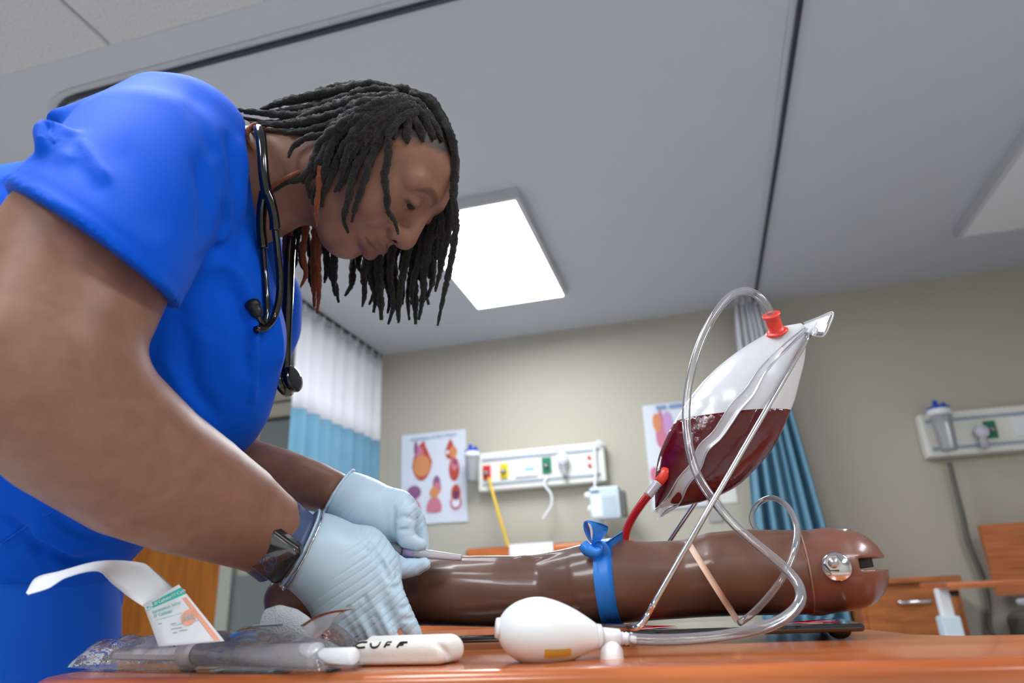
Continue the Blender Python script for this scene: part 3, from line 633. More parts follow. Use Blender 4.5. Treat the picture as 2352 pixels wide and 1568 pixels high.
ta = thing('training_arm', 'brown vinyl arm trainer lying palm left on the black board', 'training arm', (-.15, YA, ZB))
mk('arm_skin', v_, f_, M_arm, ta)
B = SDF((.05, .70, .72), (.26, .90, .92), .0015)
cp = [pa(1862, 1222, 1407), pa(1905, 1215, 1398), pa(1938, 1223, 1390)]
B.chain(cp, .004); e_ = pa(1945, 1224, 1388); B.cap(e_[:3], e_[:3] + 1e-4, e_[3], e_[3], .01)
sl0, sl1 = AY(1957, 1294, YA), AY(2120, 1294, YA); zs = .0054
B.box((sl0 + sl1) / 2 + (0, -.0, .0), ((sl1 - sl0)[0] / 2, .12, zs), op='sub', k=.001)
v_, f_ = B.mesh(2); mk('shoulder_cap', v_, f_, M_armcap, ta)
sb = AY(1975, 1291, YA); box('slot_liner', (sb[0] - .03, YA - .03, sb[2] - .0056), (sb[0] + .006, YA + .03, sb[2] + .0035), M_slot, ta)
def hugring(G, c_, ax_, off=.0006, n=64):
    t_, a_, b_ = frame_from(ax_); P = []
    for q in np.linspace(0, 2 * math.pi, n + 1):
        dv = math.cos(q) * a_ + math.sin(q) * b_; rs = np.arange(.01, .09, .0005); v = G.at(np.asarray(c_)[None] + dv[None] * rs[:, None]); j = int(np.argmax(v > 0)); P.append(c_ + dv * (rs[j] + off))
    Q = np.array(P)[:-1]; Q = sum(np.roll(Q, s_, 0) for s_ in (-1, 0, 1)) / 3; return np.r_[Q, Q[:1]]
rg = pa(1849, 1222, 1408); tube('seam_ring', hugring(A, rg[:3], (1, 0, 0)), .0010, mat('seam_tan', (150, 108, 86), .4), ta, n=120, k=6)
# chrome pivot bolt
bc = D(1921, 1302, B.hit(1921, 1302) or .6); nrm = np.array([-.10, -1, .10]); nrm /= np.linalg.norm(nrm)
bt_ = lathe('washer', bc - nrm * -.004 * -1, bc + nrm, [(0, .0135), (.007, .0135), (.008, .0125)], M_chrome, ta, 40)
hc = bc + nrm * .004 + D(1905, 1292, .6) - D(1914, 1298, .6)
lathe('nut', hc, hc + nrm, [(0, .0085), (.008, .0085), (.0095, .0075)], M_chrome, bt_, 6, smooth=False)
lathe('bolt_end', hc + nrm * .009, hc + nrm, [(0, .0048), (.004, .0048), (.005, .004)], M_steel, bt_, 20)
tc_ = AY(1922, 1219, YA); lathe('top_disc', tc_ - (0, 0, .004), tc_ + (0, 0, 1), [(0, .014), (.0045, .014), (.006, .011)], M_chrome, ta, 28)
tc_ = AY(1953, 1384, YA - .005); lathe('bottom_disc', tc_ + (0, 0, .006), tc_ - (.1, 0, 1), [(0, .012), (.005, .012), (.0065, .010)], M_chrome, ta, 28)
dp = AY(1450, 1243, YA); lathe('port_dot', dp - (0, 0, .003), dp + (0, 0, 1), [(0, .004), (.0035, .004), (.0045, .003)], M_red, ta, 12)

def armdepth(px, py, off=.0):
    d_ = A.hit(px, py, off); return d_

# ------------------------------------------------------------------ tourniquet round the arm
tq = thing('tourniquet', 'bright blue latex tourniquet tied in a bow around the arm', 'tourniquet', AY(1400, 1250, YA))
def loop_band(pxa, pxb, ya, yb, wpx, m, name, parent, Y=YA, thick=.0012):
    """band round the arm: top edge at pxa, bottom at pxb"""
    ct, cb = AY(pxa, ya, Y), AY(pxb, yb, Y); c_ = (ct + cb) / 2; up = (ct - cb) / np.linalg.norm(ct - cb); dy = np.array([0, 1., 0]); L = wpx * depth(c_) / F / 2
    ax_ = np.cross(dy, up); n = 65; Aa, Bb = [], []
    for sgn, lst in ((-1, Aa), (1, Bb)):
        for q in np.linspace(0, 2 * np.pi, n):
            dv = math.cos(q) * up + math.sin(q) * dy; rs = np.arange(.01, .09, .0006); v = A.at((c_ + sgn * ax_ * L)[None] + dv[None] * rs[:, None]); j = int(np.argmax(v > 0)); lst.append(c_ + sgn * ax_ * L + dv * (rs[j] + .0012))
    def smo(l): l = np.array(l)[:-1]; l = sum(np.roll(l, s_, 0) for s_ in (-2, -1, 0, 1, 2)) / 5; return np.r_[l, l[:1]]
    Aa, Bb = smo(Aa), smo(Bb)
    return ribbon(name, Aa, Bb, m, parent, n=n, thick=thick, cols=4)
loop_band(1390, 1409, 1241, 1428, 42, M_tourn, 'band', tq)
dk = depth(AY(1380, 1250, YA - .03)) - .008
def R2(name, Pa, Pb, m, parent, n=24, cols=5, thick=.001, bulge=0): return ribbon(name, [D(*p) for p in Pa], [D(*p) for p in Pb], m, parent, n=n, cols=cols, thick=thick, bulge=bulge)
R2('bow_loop', [(1366, 1256, dk), (1350, 1235, dk), (1341, 1212, dk), (1344, 1197, dk), (1368, 1200, dk + .004), (1396, 1209, dk + .006)],
   [(1366, 1256, dk + .024), (1358, 1240, dk + .022), (1354, 1215, dk + .022), (1349, 1197, dk + .02), (1372, 1199, dk + .022), (1396, 1210, dk + .02)], M_tourn, tq)
R2('bow_front', [(1344, 1197, dk), (1356, 1203, dk - .002), (1362, 1225, dk - .002), (1360, 1254, dk)], [(1346, 1197, dk), (1374, 1200, dk - .002), (1396, 1209, dk), (1394, 1222, dk + .002)], M_tourn, tq)
R2('bow_front', [(1362, 1215, dk - .0015), (1361, 1235, dk - .0015), (1358, 1258, dk)], [(1396, 1216, dk), (1388, 1230, dk), (1368, 1254, dk)], M_tourn, tq, n=14)
tube('knot', [D(1339, 1250, dk), D(1350, 1262, dk - .004), D(1365, 1268, dk - .006), D(1378, 1262, dk - .004)], [.006, .007, .006, .004], M_tourn, tq, n=24, k=12)
R2('knot_wrap', [(1364, 1246, dk - .006), (1376, 1241, dk - .007), (1384, 1252, dk - .006), (1382, 1285, dk - .002)], [(1372, 1272, dk - .004), (1388, 1246, dk - .005), (1404, 1262, dk - .004), (1414, 1290, dk - .001)], M_tourn, tq, bulge=.002)
R2('tail', [(1382, 1250, dk), (1400, 1240, dk + .004), (1415, 1229, dk + .01), (1430, 1220, dk + .02)], [(1390, 1262, dk + .004), (1404, 1258, dk + .008), (1416, 1250, dk + .014), (1430, 1245, dk + .03)], M_tourn, tq)

# beige rubber strap
dA = lambda px, py: (A.hit(px, py, .0012) or .66) - .0015
rb = [(1578, 1243), (1592, 1265), (1620, 1310), (1650, 1358), (1676, 1398)]
P1 = [D(x - 6, y + 3, dA(x, y)) for x, y in rb] + [D(1689, 1430, dA(1676, 1398) - .003)]; P2 = [D(x + 7, y - 3, dA(x, y)) for x, y in rb] + [D(1702, 1427, dA(1676, 1398) - .003)]
tag(ribbon('rubber_strap', P1, P2, M_band, n=30, thick=.0014, cols=3), 'thin beige rubber strap slanting over the front of the arm', 'strap')

# ------------------------------------------------------------------ blood bag, stand, tubing
YG = .80
Lb = [(1838, 742), (1790, 752), (1740, 778), (1690, 810), (1640, 850), (1595, 900), (1560, 950), (1532, 1000), (1512, 1050), (1504, 1110), (1505, 1166)]
Rb = [(1856, 756), (1852, 790), (1848, 830), (1838, 870), (1825, 920), (1805, 970), (1778, 1025), (1740, 1072), (1690, 1118), (1620, 1150), (1540, 1167)]
Tb = [.003, .010, .017, .021, .024, .026, .026, .024, .020, .013, .003]
def bagmesh(scale=1.0, nt=60, nw=30):
    q = np.linspace(0, 10, nt); Lp = spline([AY(x, y, YG) for x, y in Lb], nt); Rp = spline([AY(x, y, YG) for x, y in Rb], nt); T = np.interp(q, range(11), Tb) * scale
    wv = np.sin(np.linspace(-np.pi / 2, np.pi / 2, nw)); vs = []
    for sgn in (-1, 1):
        for i in range(nt):
            c_, h_ = (Lp[i] + Rp[i]) / 2, (Rp[i] - Lp[i]) / 2 * scale
            for w_ in wv: vs.append(c_ + h_ * w_ + (0, sgn * T[i] * max(1 - w_ * w_, 0)**.55, 0))
    vs = np.array(vs); n1 = nt * nw; nz_ = noise3(vs * (1, .3, 1), 70, 5) * .0016 + noise3(vs * (1, .3, 1), 170, 9) * .0007
    wfull = np.tile(np.tile(1 - wv**2, nt), 2); vs[:, 1] += nz_ * wfull
    fs = []
    for s_ in (0, n1):
        for i in range(nt - 1):
            for j in range(nw - 1):
                f = [s_ + i * nw + j, s_ + i * nw + j + 1, s_ + (i + 1) * nw + j + 1, s_ + (i + 1) * nw + j]; fs.append(f if s_ == 0 else f[::-1])
    return vs, fs
zl = AY(1672, 957, YG)[2]
bag = thing('blood_bag', 'translucent bag half full of dark red blood hung on the wire stand', 'blood bag', AY(1700, 950, YG))
for nm, keep_up, m in (('upper_film', True, M_frost), ('blood_fill', False, M_blood)):
    vs, fs = bagmesh(); bm = bmesh.new(); bv = [bm.verts.new(V(p)) for p in vs]
    for f in fs:
        try: bm.faces.new([bv[i] for i in f])
        except ValueError: pass
    bmesh.ops.remove_doubles(bm, verts=bm.verts, dist=.0002)
    r = bmesh.ops.bisect_plane(bm, geom=bm.verts[:] + bm.edges[:] + bm.faces[:], plane_co=(0, 0, zl), plane_no=(0, 0, 1), clear_inner=keep_up, clear_outer=not keep_up)
    if not keep_up: bmesh.ops.holes_fill(bm, edges=[e for e in bm.edges if e.is_boundary], sides=0)
    bmesh.ops.recalc_face_normals(bm, faces=bm.faces); mkbm(nm, bm, m, bag, True)
def bagfront(px, py, off=.002):
    """point just in front of the bag's near face"""
    q = np.array([AY(px, py, YG)]); best = None
    vs = BV; d2 = (vs[:, 0] - q[0, 0])**2 + (vs[:, 2] - q[0, 2])**2; i = np.argmin(d2); y = vs[i, 1] - off; return AY(px, py, y)
BV = bagmesh()[0][:60 * 30]
se = [(1852, 752), (1800, 800), (1752, 850), (1722, 900), (1690, 935), (1672, 962), (1646, 1000), (1615, 1030), (1598, 1070), (1570, 1105), (1545, 1150), (1512, 1178)]
def wide(P, w):
    P = np.array(P, float); T = np.gradient(P, axis=0); T /= np.linalg.norm(T, axis=1)[:, None]; N = np.c_[-T[:, 1], T[:, 0]]; ww = np.interp(np.linspace(0, 1, len(P)), np.linspace(0, 1, len(w)), w)[:, None]; return P - N * ww, P + N * ww
sa, sb_ = wide(se, [4, 7, 9, 12, 13, 13, 12, 12, 13, 14, 16, 10])
ribbon('seam_strip', [bagfront(*p, .002) for p in sa], [bagfront(*p, .002) for p in sb_], M_seam, bag, n=60, cols=5, thick=.0006, bulge=.001)
for side, ofs in ((sa, 0), (sb_, 0)): tube('seam_edge', [bagfront(*p, .0026) for p in side], .0007, M_seam, bag, n=60, k=6)
ribbon('top_flap', [AY(1846, 742, YG - .002), AY(1880, 729, YG - .004), AY(1913, 717, YG - .012)], [AY(1852, 766, YG - .004), AY(1872, 770, YG - .010), AY(1890, 772, YG - .016)], M_frost, bag, n=14, cols=6, thick=.0008)
tube('flap_edge', [AY(1846, 742, YG - .002), AY(1880, 729, YG - .004), AY(1913, 717, YG - .012), AY(1903, 752, YG - .014), AY(1890, 772, YG - .016), AY(1866, 770, YG - .01)], .0009, M_seam, bag, n=40, k=6)
ribbon('bottom_flap', [AY(1507, 1165, YG - .003), AY(1508, 1178, YG - .003), AY(1511, 1191, YG - .004)], [AY(1560, 1158, YG - .008), AY(1535, 1170, YG - .008), AY(1513, 1190, YG - .004)], M_seam, bag, n=10, cols=4)
# red ports
pa_, pb_ = bagfront(1785, 764, .001), AY(1771, 722, YG - .022)
def plug(name, a, b, prof, m, parent, k=28): return lathe(name, a, b, prof, m, parent, k)
LL = np.linalg.norm(pb_ - pa_); plug('red_plug', pa_, pb_, [(0, .0125), (.0015, .0128), (.003, .0105), (.0035, .0082), (LL - .003, .0085), (LL - .002, .0102), (LL, .0104), (LL + .0003, .0048)], M_red, bag)
pc_, pd_ = bagfront(1531, 1085, -.004), AY(1512, 1108, YG - .02)
plug('red_port', pc_, pd_, [(0, .0075), (.004, .0056), (np.linalg.norm(pd_ - pc_), .0054)], M_red, bag)
pe_ = AY(1488, 1138, YG - .022); L2 = np.linalg.norm(pe_ - pd_)
plug('ribbed_connector', pd_, pe_, [(L2 * t, .0046 + .0008 * (i % 2)) for i, t in enumerate(np.linspace(0, 1, 12))], mat('clear_ribbed', (168, 166, 176), .15, spec=.8, coat=.5), bag)
# tubing
def tb_px(P): return [AY(*p) if p[2] > 0 else None for p in P]
hose('blood_tube', 'red blood filled tube from the bag port down to the arm', 'tube', [pe_ + (pd_ - pe_) * .1, AY(1468, 1165, .79), AY(1449, 1195, .80), AY(1438, 1222, .805), AY(1432, 1262, .81)], .0046, M_bloodtube)
tag(tube('air_tube', [pb_ + (pa_ - pb_) * .3, AY(1762, 704, .775), AY(1742, 680, .772), AY(1712, 668, .77), AY(1678, 680, .768), AY(1640, 725, .762), AY(1608, 790, .757), AY(1585, 870, .752), AY(1576, 950, .748), AY(1583, 1025, .742), AY(1602, 1090, .738), AY(1640, 1150, .733), AY(1690, 1208, .725), AY(1745, 1256, .715), AY(1800, 1302, .703), AY(1833, 1342, .69), AY(1838, 1380, .675), AY(1808, 1415, .66), AY(1750, 1442, .645), AY(1670, 1459, .632), AY(1580, 1468, .622), AY(1500, 1470, .614), AY(1446, 1467, .608)], .0046, M_clear, n=220, k=14),
    'thick clear tube arching from the red plug down to the squeeze bulb', 'tube')
tag(tube('loop_tube', [AY(1756, 1240, .86), AY(1738, 1218, .86), AY(1726, 1190, .86), AY(1738, 1160, .85), AY(1770, 1143, .83), AY(1806, 1160, .80), AY(1829, 1205, .765), AY(1826, 1258, .735), AY(1800, 1322, .725), AY(1765, 1370, .725), AY(1724, 1412, .73), AY(1698, 1430, .74)], .0031, M_clear, n=120, k=12),
    'thin clear tube looping over the upper arm', 'tube')
# wire stand
st = thing('bag_stand', 'chrome wire stand straddling the arm to hold the bag', 'stand', AY(1475, 1440, .75))
top = AY(1860, 768, .792); f0 = AZ(1470, 1441, ZB + .0045)
tube('front_rod', [top, (top + f0) / 2, f0 + (top - f0) * .04], .0028, M_chrome, st, n=30, k=10)
tube('front_foot', [f0 + (top - f0) * .04, f0 + (top - f0) * .012, f0 + (-.003, 0, 0), AZ(1440, 1440, ZB + .0045), AZ(1352, 1437, ZB + .0045)], .0028, M_chrome, st, n=40, k=10)
r0 = AY(1531, 1252, .872); rdir = r0 - top; kz = (ZB + .003 - top[2]) / rdir[2]
tube('rear_rod', [top + (0, .004, 0), top + rdir * kz], .0027, M_chrome, st, n=20, k=10)
tube('hook', [top, AY(1866, 760, .79), AY(1873, 757, .786), AY(1868, 768, .782)], .003, M_seam, st, n=16, k=8)

# ------------------------------------------------------------------ squeeze bulb
zb_ = ZT + .0268; bA = AZ(1141, 1440, zb_ - .0); bA = D(1143, 1447, .557); bB = D(1400, 1463, .567)
bA[2] = ZT + .0268
sq = thing('squeeze_bulb', 'white egg shaped rubber squeeze bulb on the table front', 'squeeze bulb', (bA + bB) / 2)
Lq = np.linalg.norm(bB - bA); bp = []
for t in np.linspace(0, 1, 40):
    s_ = t * .082
    r_ = .0266 * math.sqrt(max(0, 1 - ((s_ - .036) / .0362)**2)) if s_ < .036 else None
    if r_ is None:
        u = (s_ - .036) / .046; r_ = .0266 * (1 - u**2.0) * (1 - .12 * u) + .0098 * u**2.0
    bp.append((s_, max(r_, .004)))
bd_ = lathe('bulb', bA, bB, bp, M_bulb, sq, 40)
tdir = (bB - bA) / Lq
lathe('end_nub', bA - tdir * .0015, bB, [(0, .0075), (.003, .0082)], M_bulb, sq, 20)
lb = D(1275, 1502, .53); c0_ = bA + tdir * .044
lab = []
for i in range(9):
    for j, q in enumerate(np.linspace(-.76, -.46, 5)):
        s_ = .034 + i * .0028 / 1.0; r_ = np.interp(s_, [p[0] for p in bp], [p[1] for p in bp]) + .0004
        t_, u_, v_ = tdir, np.array([tdir[1], -tdir[0], 0]), np.array([0, 0, 1.]); lab.append(bA + tdir * s_ + r_ * (math.cos(q) * u_ + math.sin(q) * v_))
mk('yellow_mark', lab, [[i * 5 + j, i * 5 + j + 1, i * 5 + j + 6, i * 5 + j + 5] for i in range(8) for j in range(4)], M_yel, sq)
n0_ = bA + tdir * .080
lathe('collar', n0_ - tdir * .004, n0_ + tdir, [(0, .0098), (.010, .0096), (.0105, .008)], M_bulb, sq, 24)
lathe('valve_body', n0_ + tdir * .006, n0_ + tdir, [(0, .0072), (.016, .0072), (.0165, .006)], M_white, sq, 24)
lathe('barb', n0_ + tdir * .022, n0_ + tdir, [(0, .0045), (.003, .0052), (.005, .0042), (.006, .0054), (.009, .0042), (.010, .0054), (.014, .004)], M_white, sq, 20)
vp = n0_ + tdir * .015
lathe('valve_knob', vp, vp + (0, -.006, -.02), [(0, .005), (.004, .0055), (.008, .0085), (.010, .0095), (.0235, .0104), (.0245, .0096)], M_white, sq, 24)

# ------------------------------------------------------------------ person
def camdir(v): return RC.T @ np.asarray(v, float)
yaw = math.radians(9); f0v = np.array([.545, .838, 0]); cz_ = np.array([0, 0, -1.])
FW = camdir(math.cos(yaw) * f0v + math.sin(yaw) * cz_); UP = camdir([.838, -.545, 0]); FW /= np.linalg.norm(FW); UP -= FW * (UP @ FW); UP /= np.linalg.norm(UP); LF = np.cross(UP, FW)
HM = np.stack([FW, LF, UP], 1)
O = D(950, 472, .828) - HM @ np.array([.088, -.033, 0])
def h2w(P): return np.asarray(P) @ HM.T + O
def w2h(P): return (np.asarray(P) - O) @ HM
H = SDF((-.20, -.118, -.27), (.128, .118, .15), .0016)
nb = w2h(D(560, 432, .87)); nb2 = w2h(D(480, 440, .87))
H.ell((.008, 0, .010), (.072, .073, .074), .0)
H.ell((.028, 0, .027), (.058, .060, .054), .03)
H.ell((.027, 0, -.03), (.058, .062, .073), .03)
H.ell((.012, 0, -.076), (.062, .052, .040), .03)
for s_ in (1, -1):
    H.cap((.0, s_ * .050, -.06), (.054, s_ * .014, -.095), .024, .022, .02)
    H.ell((.054, s_ * .037, -.036), (.032, .029, .034), .02)
    H.cap((.082, s_ * .012, .024), (.070, s_ * .048, .018), .012, .012, .012)
H.cap((.062, .008, -.097), (.062, -.008, -.097), .0185, .0185, .02)
H.ell((.076, 0, -.060), (.024, .030, .026), .014)
H.cap(np.array((-.03, 0, -.03)), nb, .058, .069, .03); H.cap(nb, nb2, .069, .08, .02)
for s_ in (1, -1):                                             # sockets, lids
    H.ell((.101, s_ * .033, .002), (.017, .017, .013), .012, 'sub')
    H.ell((.0755, s_ * .0325, .001), (.0165, .0165, .0155), .004)
H.cap((.084, 0, .014), (.104, 0, -.026), .0095, .0115, .012)
H.ell((.104, 0, -.034), (.0145, .0135, .0125), .008)
for s_ in (1, -1):
    H.ell((.093, s_ * .0160, -.038), (.0135, .0105, .0115), .005)
    H.ell((.1025, s_ * .0108, -.0462), (.0062, .0040, .0048), .0015, 'sub')
    H.cap((.0985, s_ * .003, -.0635), (.0845, s_ * .0275, -.0695), .0070, .0042, .005)
    H.cap((.0945, s_ * .003, -.0785), (.083, s_ * .0255, -.0740), .0090, .0042, .005)
    H.cap((.1085, 0, -.0708), (.0865, s_ * .0285, -.0715), .0016, .0013, .003, 'sub')
    H.cap((.0935, s_ * .024, -.047), (.082, s_ * .037, -.066), .0012, .0012, .012, 'sub')     # smile fold
    H.ell((.0905, s_ * .0340, -.0044), (.006, .0135, .0031), .0012, 'sub')   # lid opening
    # ear
    Mx = np.array([[.94, 0, .34], [0, 1, 0], [-.34, 0, .94]])
    H.ell((-.010, s_ * .079, .0), (.019, .0085, .032), .004, M=Mx); H.ell((-.004, s_ * .088, -.002), (.010, .0075, .017), .002, 'sub', M=Mx)
    H.ell((-.002, s_ * .080, -.026), (.010, .006, .011), .004)
H.cap((.097, 0, -.050), (.0985, 0, -.057), .003, .003, .004, 'sub')
vh, fh = H.mesh(2)
# colours
C = np.tile(np.array(lin((142, 100, 82))), (len(vh), 1))
def blend(Cc, mask, rgb): return Cc * (1 - mask[:, None]) + np.array(lin(rgb)) * mask[:, None]
def sm(x, a, b): t = np.clip((x - a) / (b - a), 0, 1); return t * t * (3 - 2 * t)
x, y, z = vh.T; ya = np.abs(y)
hl = np.interp(x, [-.12, -.06, -.03, -.005, .012, .03, .055, .075, .1], [-.075, -.06, -.03, .0, .012, .036, .062, .074, .078])
hair = sm(z - hl + .004 * noise3(vh, 260, 4), -.010, .012) * (ya < .085) * sm(ya, .088, .080)
ear = (np.hypot(x + .008, z) < .035) & (ya > .074); hair = np.where(ear, 0, hair)
C = blend(C, hair * .95, (30, 25, 24))
lip = np.exp(-((np.maximum(0, ya - .018) / .006)**2)) * sm(np.abs(z + .0715), .0155, .0110) * (x > .083)
C = blend(C, lip * .75, (108, 64, 62))
brow = sm(np.abs(z - (.0275 - 30 * (ya - .030)**2)), .006, .003) * sm(ya, .010, .016) * sm(ya, .056, .046) * (x > .05)
C = blend(C, brow * .55, (48, 34, 30))
lash = sm(np.hypot((z + .0030), 0), .0045, .0018) * sm(ya, .018, .022) * sm(ya, .049, .045) * (x > .078)
C = blend(C, lash * .8, (36, 24, 22))
C = blend(C, sm(np.hypot((x - .1015) * .8, np.hypot(ya - .0105, z + .0450)), .0058, .0042), (20, 10, 8))  # nostril hollows: their shade painted into the skin colour
C = blend(C, .35 * np.exp(-((ya - .033) / .014)**2 - ((z + .002) / .014)**2) * (x > .06), (84, 52, 42))
person = thing('person', 'person in royal blue scrubs bending over the arm, with dark locs and light blue gloves', 'person', (-.85, .8, 0))
VB, FB, CB = [h2w(vh)], [fh], [C]
# arms and the trunk under the clothes
BD = SDF((-1.05, .20, .55), (-.15, 1.18, 1.35), .0035)
na = [pr(312, 424, .70, 132), pr(212, 573, .588, 187), pr(150, 690, .553, 196), pr(92, 810, .52, 194), pr(86, 862, .513, 186)]
BD.chain(na, .02)
fa = [pr(86, 862, .513, 182), pr(190, 965, .54, 184), pr(320, 1066, .58, 163), pr(430, 1125, .62, 142), pr(525, 1172, .66, 118), pr(600, 1215, .69, 96), pr(650, 1243, .705, 79), pr(690, 1262, .714, 66), pr(735, 1280, .722, 45)]
BD.chain(fa, .02)
ff = [pr(470, 1095, .93, 100), pr(560, 1090, .88, 84), pr(640, 1098, .845, 68), pr(720, 1116, .81, 56), pr(765, 1131, .79, 49), pr(790, 1140, .785, 42), pr(845, 1170, .78, 32)]
BD.chain(ff, .02); BD.cap(ff[0][:3], D(560, 700, 1.0), ff[0][3], .06, .02)
TR = [pr(360, 420, .86, 150), pr(400, 800, .88, 160), pr(200, 1000, .88, 180)]
BD.chain(TR, .03); BD.cap(D(480, 440, .87), D(360, 420, .86), .075, .09, .02); BD.cap(na[0][:3], D(360, 420, .82), .055, .07, .01)
BD.cap(D(560, 700, 1.0), D(420, 470, .95), .06, .09, .03)
vb, fb = BD.mesh(2)
Cb = np.tile(np.array(lin((142, 100, 82))), (len(vb), 1)); VB.append(vb); FB.append(fb + len(vh)); CB.append(Cb)
body = mk('body', np.concatenate(VB), np.concatenate(FB), M_skin, person); setcol(body, np.concatenate(CB))
for s_ in (1, -1):                                            # eyes
    c_ = h2w(np.array([[.0765, s_ * .0325, .0]]))[0]; look = h2w(np.array([[.0765 + .09, s_ * .0325 - .034, -.036]]))[0]
    t_, u_, v_ = frame_from(look - c_)
    bm = bmesh.new(); bmesh.ops.create_uvsphere(bm, u_segments=24, v_segments=16, radius=.0133); bmesh.ops.translate(bm, verts=bm.verts, vec=V(c_)); ey = mkbm('eye', bm, M_eye, person, True)
    lathe('iris', c_ + t_ * .0108, look, [(0, .0070), (.0018, .0064), (.0028, .004), (.0031, .001)], M_iris, ey, 24)

# scrubs: top
S = SDF((-1.25, .20, .50), (-.32, 1.15, 1.42), .0042)
def dup(P, ds):
    for d_ in ds: S.chain([pr(p[0], p[1], p[2] + d_, p[3]) for p in P], .045)
dup([(388, 398, .80, 196), (384, 560, .80, 208), (425, 780, .80, 222), (395, 880, .80, 226), (190, 1040, .81, 250), (60, 1250, .81, 204), (55, 1390, .81, 200)], (0,))
dup([(392, 392, .96, 186), (440, 590, .96, 200), (438, 780, .96, 212), (395, 880, .96, 220), (190, 1040, .97, 245), (60, 1250, .97, 200), (55, 1390, .97, 198)], (0,))
S.chain([pr(130, 668, .88, 288), pr(-30, 790, .9, 318), pr(0, 1000, .9, 300)], .05)
ha, hb = D(325, 380, .70), D(210, 573, .585); hn = (hb - ha) / np.linalg.norm(hb - ha); hp = [D(30, 455, .585), D(385, 690, .585), D(218, 545, .505)]; hc_ = np.cross(hp[1] - hp[0], hp[2] - hp[0]); hc_ /= np.linalg.norm(hc_); hc_ *= np.sign(hc_ @ hn)
S.cap(pr(338, 402, .72, 182)[:3], hb + hn * .06, 182 * .72 / F, 212 * .585 / F, .04, cut=(hp[2], hc_))
S.cap(pr(330, 370, .77, 130)[:3], pr(415, 325, .82, 142)[:3], 130 * .77 / F, 142 * .82 / F, .03)
S.chain([pr(560, 640, 1.0, 95), pr(595, 690, 1.02, 95), pr(590, 740, 1.02, 98)], .03)          # far sleeve
def ridge(P, r, h_, k=.02, op='add'):
    """soft fold along pixel points, standing h_ over the cloth"""
    Q = []
    for px, py in P:
        d_ = S.hit(px, py)
        if d_ is None: continue
        Q.append(np.r_[D(px, py, d_ + (r - h_ if op == 'add' else -(r - h_))), r])
    for p, q in zip(Q[:-1], Q[1:]):
        if np.linalg.norm(p[:3] - q[:3]) < .085 and abs(depth(p[:3]) - depth(q[:3])) < .03: S.cap(p[:3], q[:3], p[3], q[3], k, op)
S.chain([pr(142, 280, .70, 32), pr(215, 268, .72, 35), pr(280, 266, .75, 42), pr(350, 256, .79, 78)], .012)
ridge([(118, 258), (140, 320), (180, 370)], .012, .006, .012)
ridge([(165, 300), (200, 340)], .010, .004, .012, 'sub')
ridge([(108, 262), (104, 300), (112, 330)], .010, .006, .01)
ridge([(60, 340), (40, 400), (10, 440)], .014, .006, .012)
# neck opening: collar rim, then hollow
nk0, nk1 = D(560, 432, .87), D(690, 420, .87); nkd = (nk1 - nk0) / np.linalg.norm(nk1 - nk0)
S.cap(D(598, 428, .87), D(760, 415, .87), .0755, .095, .008, 'sub')
dgr = hp[2] - hc_ * .012
X1 = S.sl(hb - .16, hb + .16); pl = (X1[1] - dgr[0]) * hc_[0] + (X1[2] - dgr[1]) * hc_[1] + (X1[3] - dgr[2]) * hc_[2]
S.D[X1[0]] += (.0022 * np.exp(-(pl / .0022)**2)).astype(np.float32)
vS, fS = S.mesh(3)
scrub = mk('scrub_top', vS, fS, M_scrub, person)
def folds(o, L):
    """soft cloth folds: (points, width, height) along lines seen on the garment, raised or pressed along the surface normal"""
    me = o.data; n = len(me.vertices); P = np.empty(n * 3); me.vertices.foreach_get('co', P); P = P.reshape(-1, 3); N = np.empty(n * 3); me.vertices.foreach_get('normal', N); N = N.reshape(-1, 3)
    c_ = (P - (0, 0, CZ)) @ RC.T; px = PX + c_[:, 0] / c_[:, 2] * F; py = PY + c_[:, 1] / c_[:, 2] * F; face = np.clip(-np.einsum('ij,ij->i', N, (P - (0, 0, CZ))) / np.linalg.norm(P - (0, 0, CZ), axis=1) * 3, 0, 1); H_ = np.zeros(n)
    for pts, wd, ht in L:
        Q = spline(np.array(pts, float), 24); d2 = np.full(n, 1e9); tt = np.zeros(n)
        for i, q in enumerate(Q):
            e = (px - q[0])**2 + (py - q[1])**2; u = e < d2; d2[u] = e[u]; tt[u] = i / 23
        H_ += ht * np.exp(-d2 / wd**2) * np.clip(np.sin(np.pi * np.clip(tt, .02, .98)) * 1.6, 0, 1)
    me.vertices.foreach_set('co', (P + N * (H_ * face)[:, None]).ravel()); me.update()
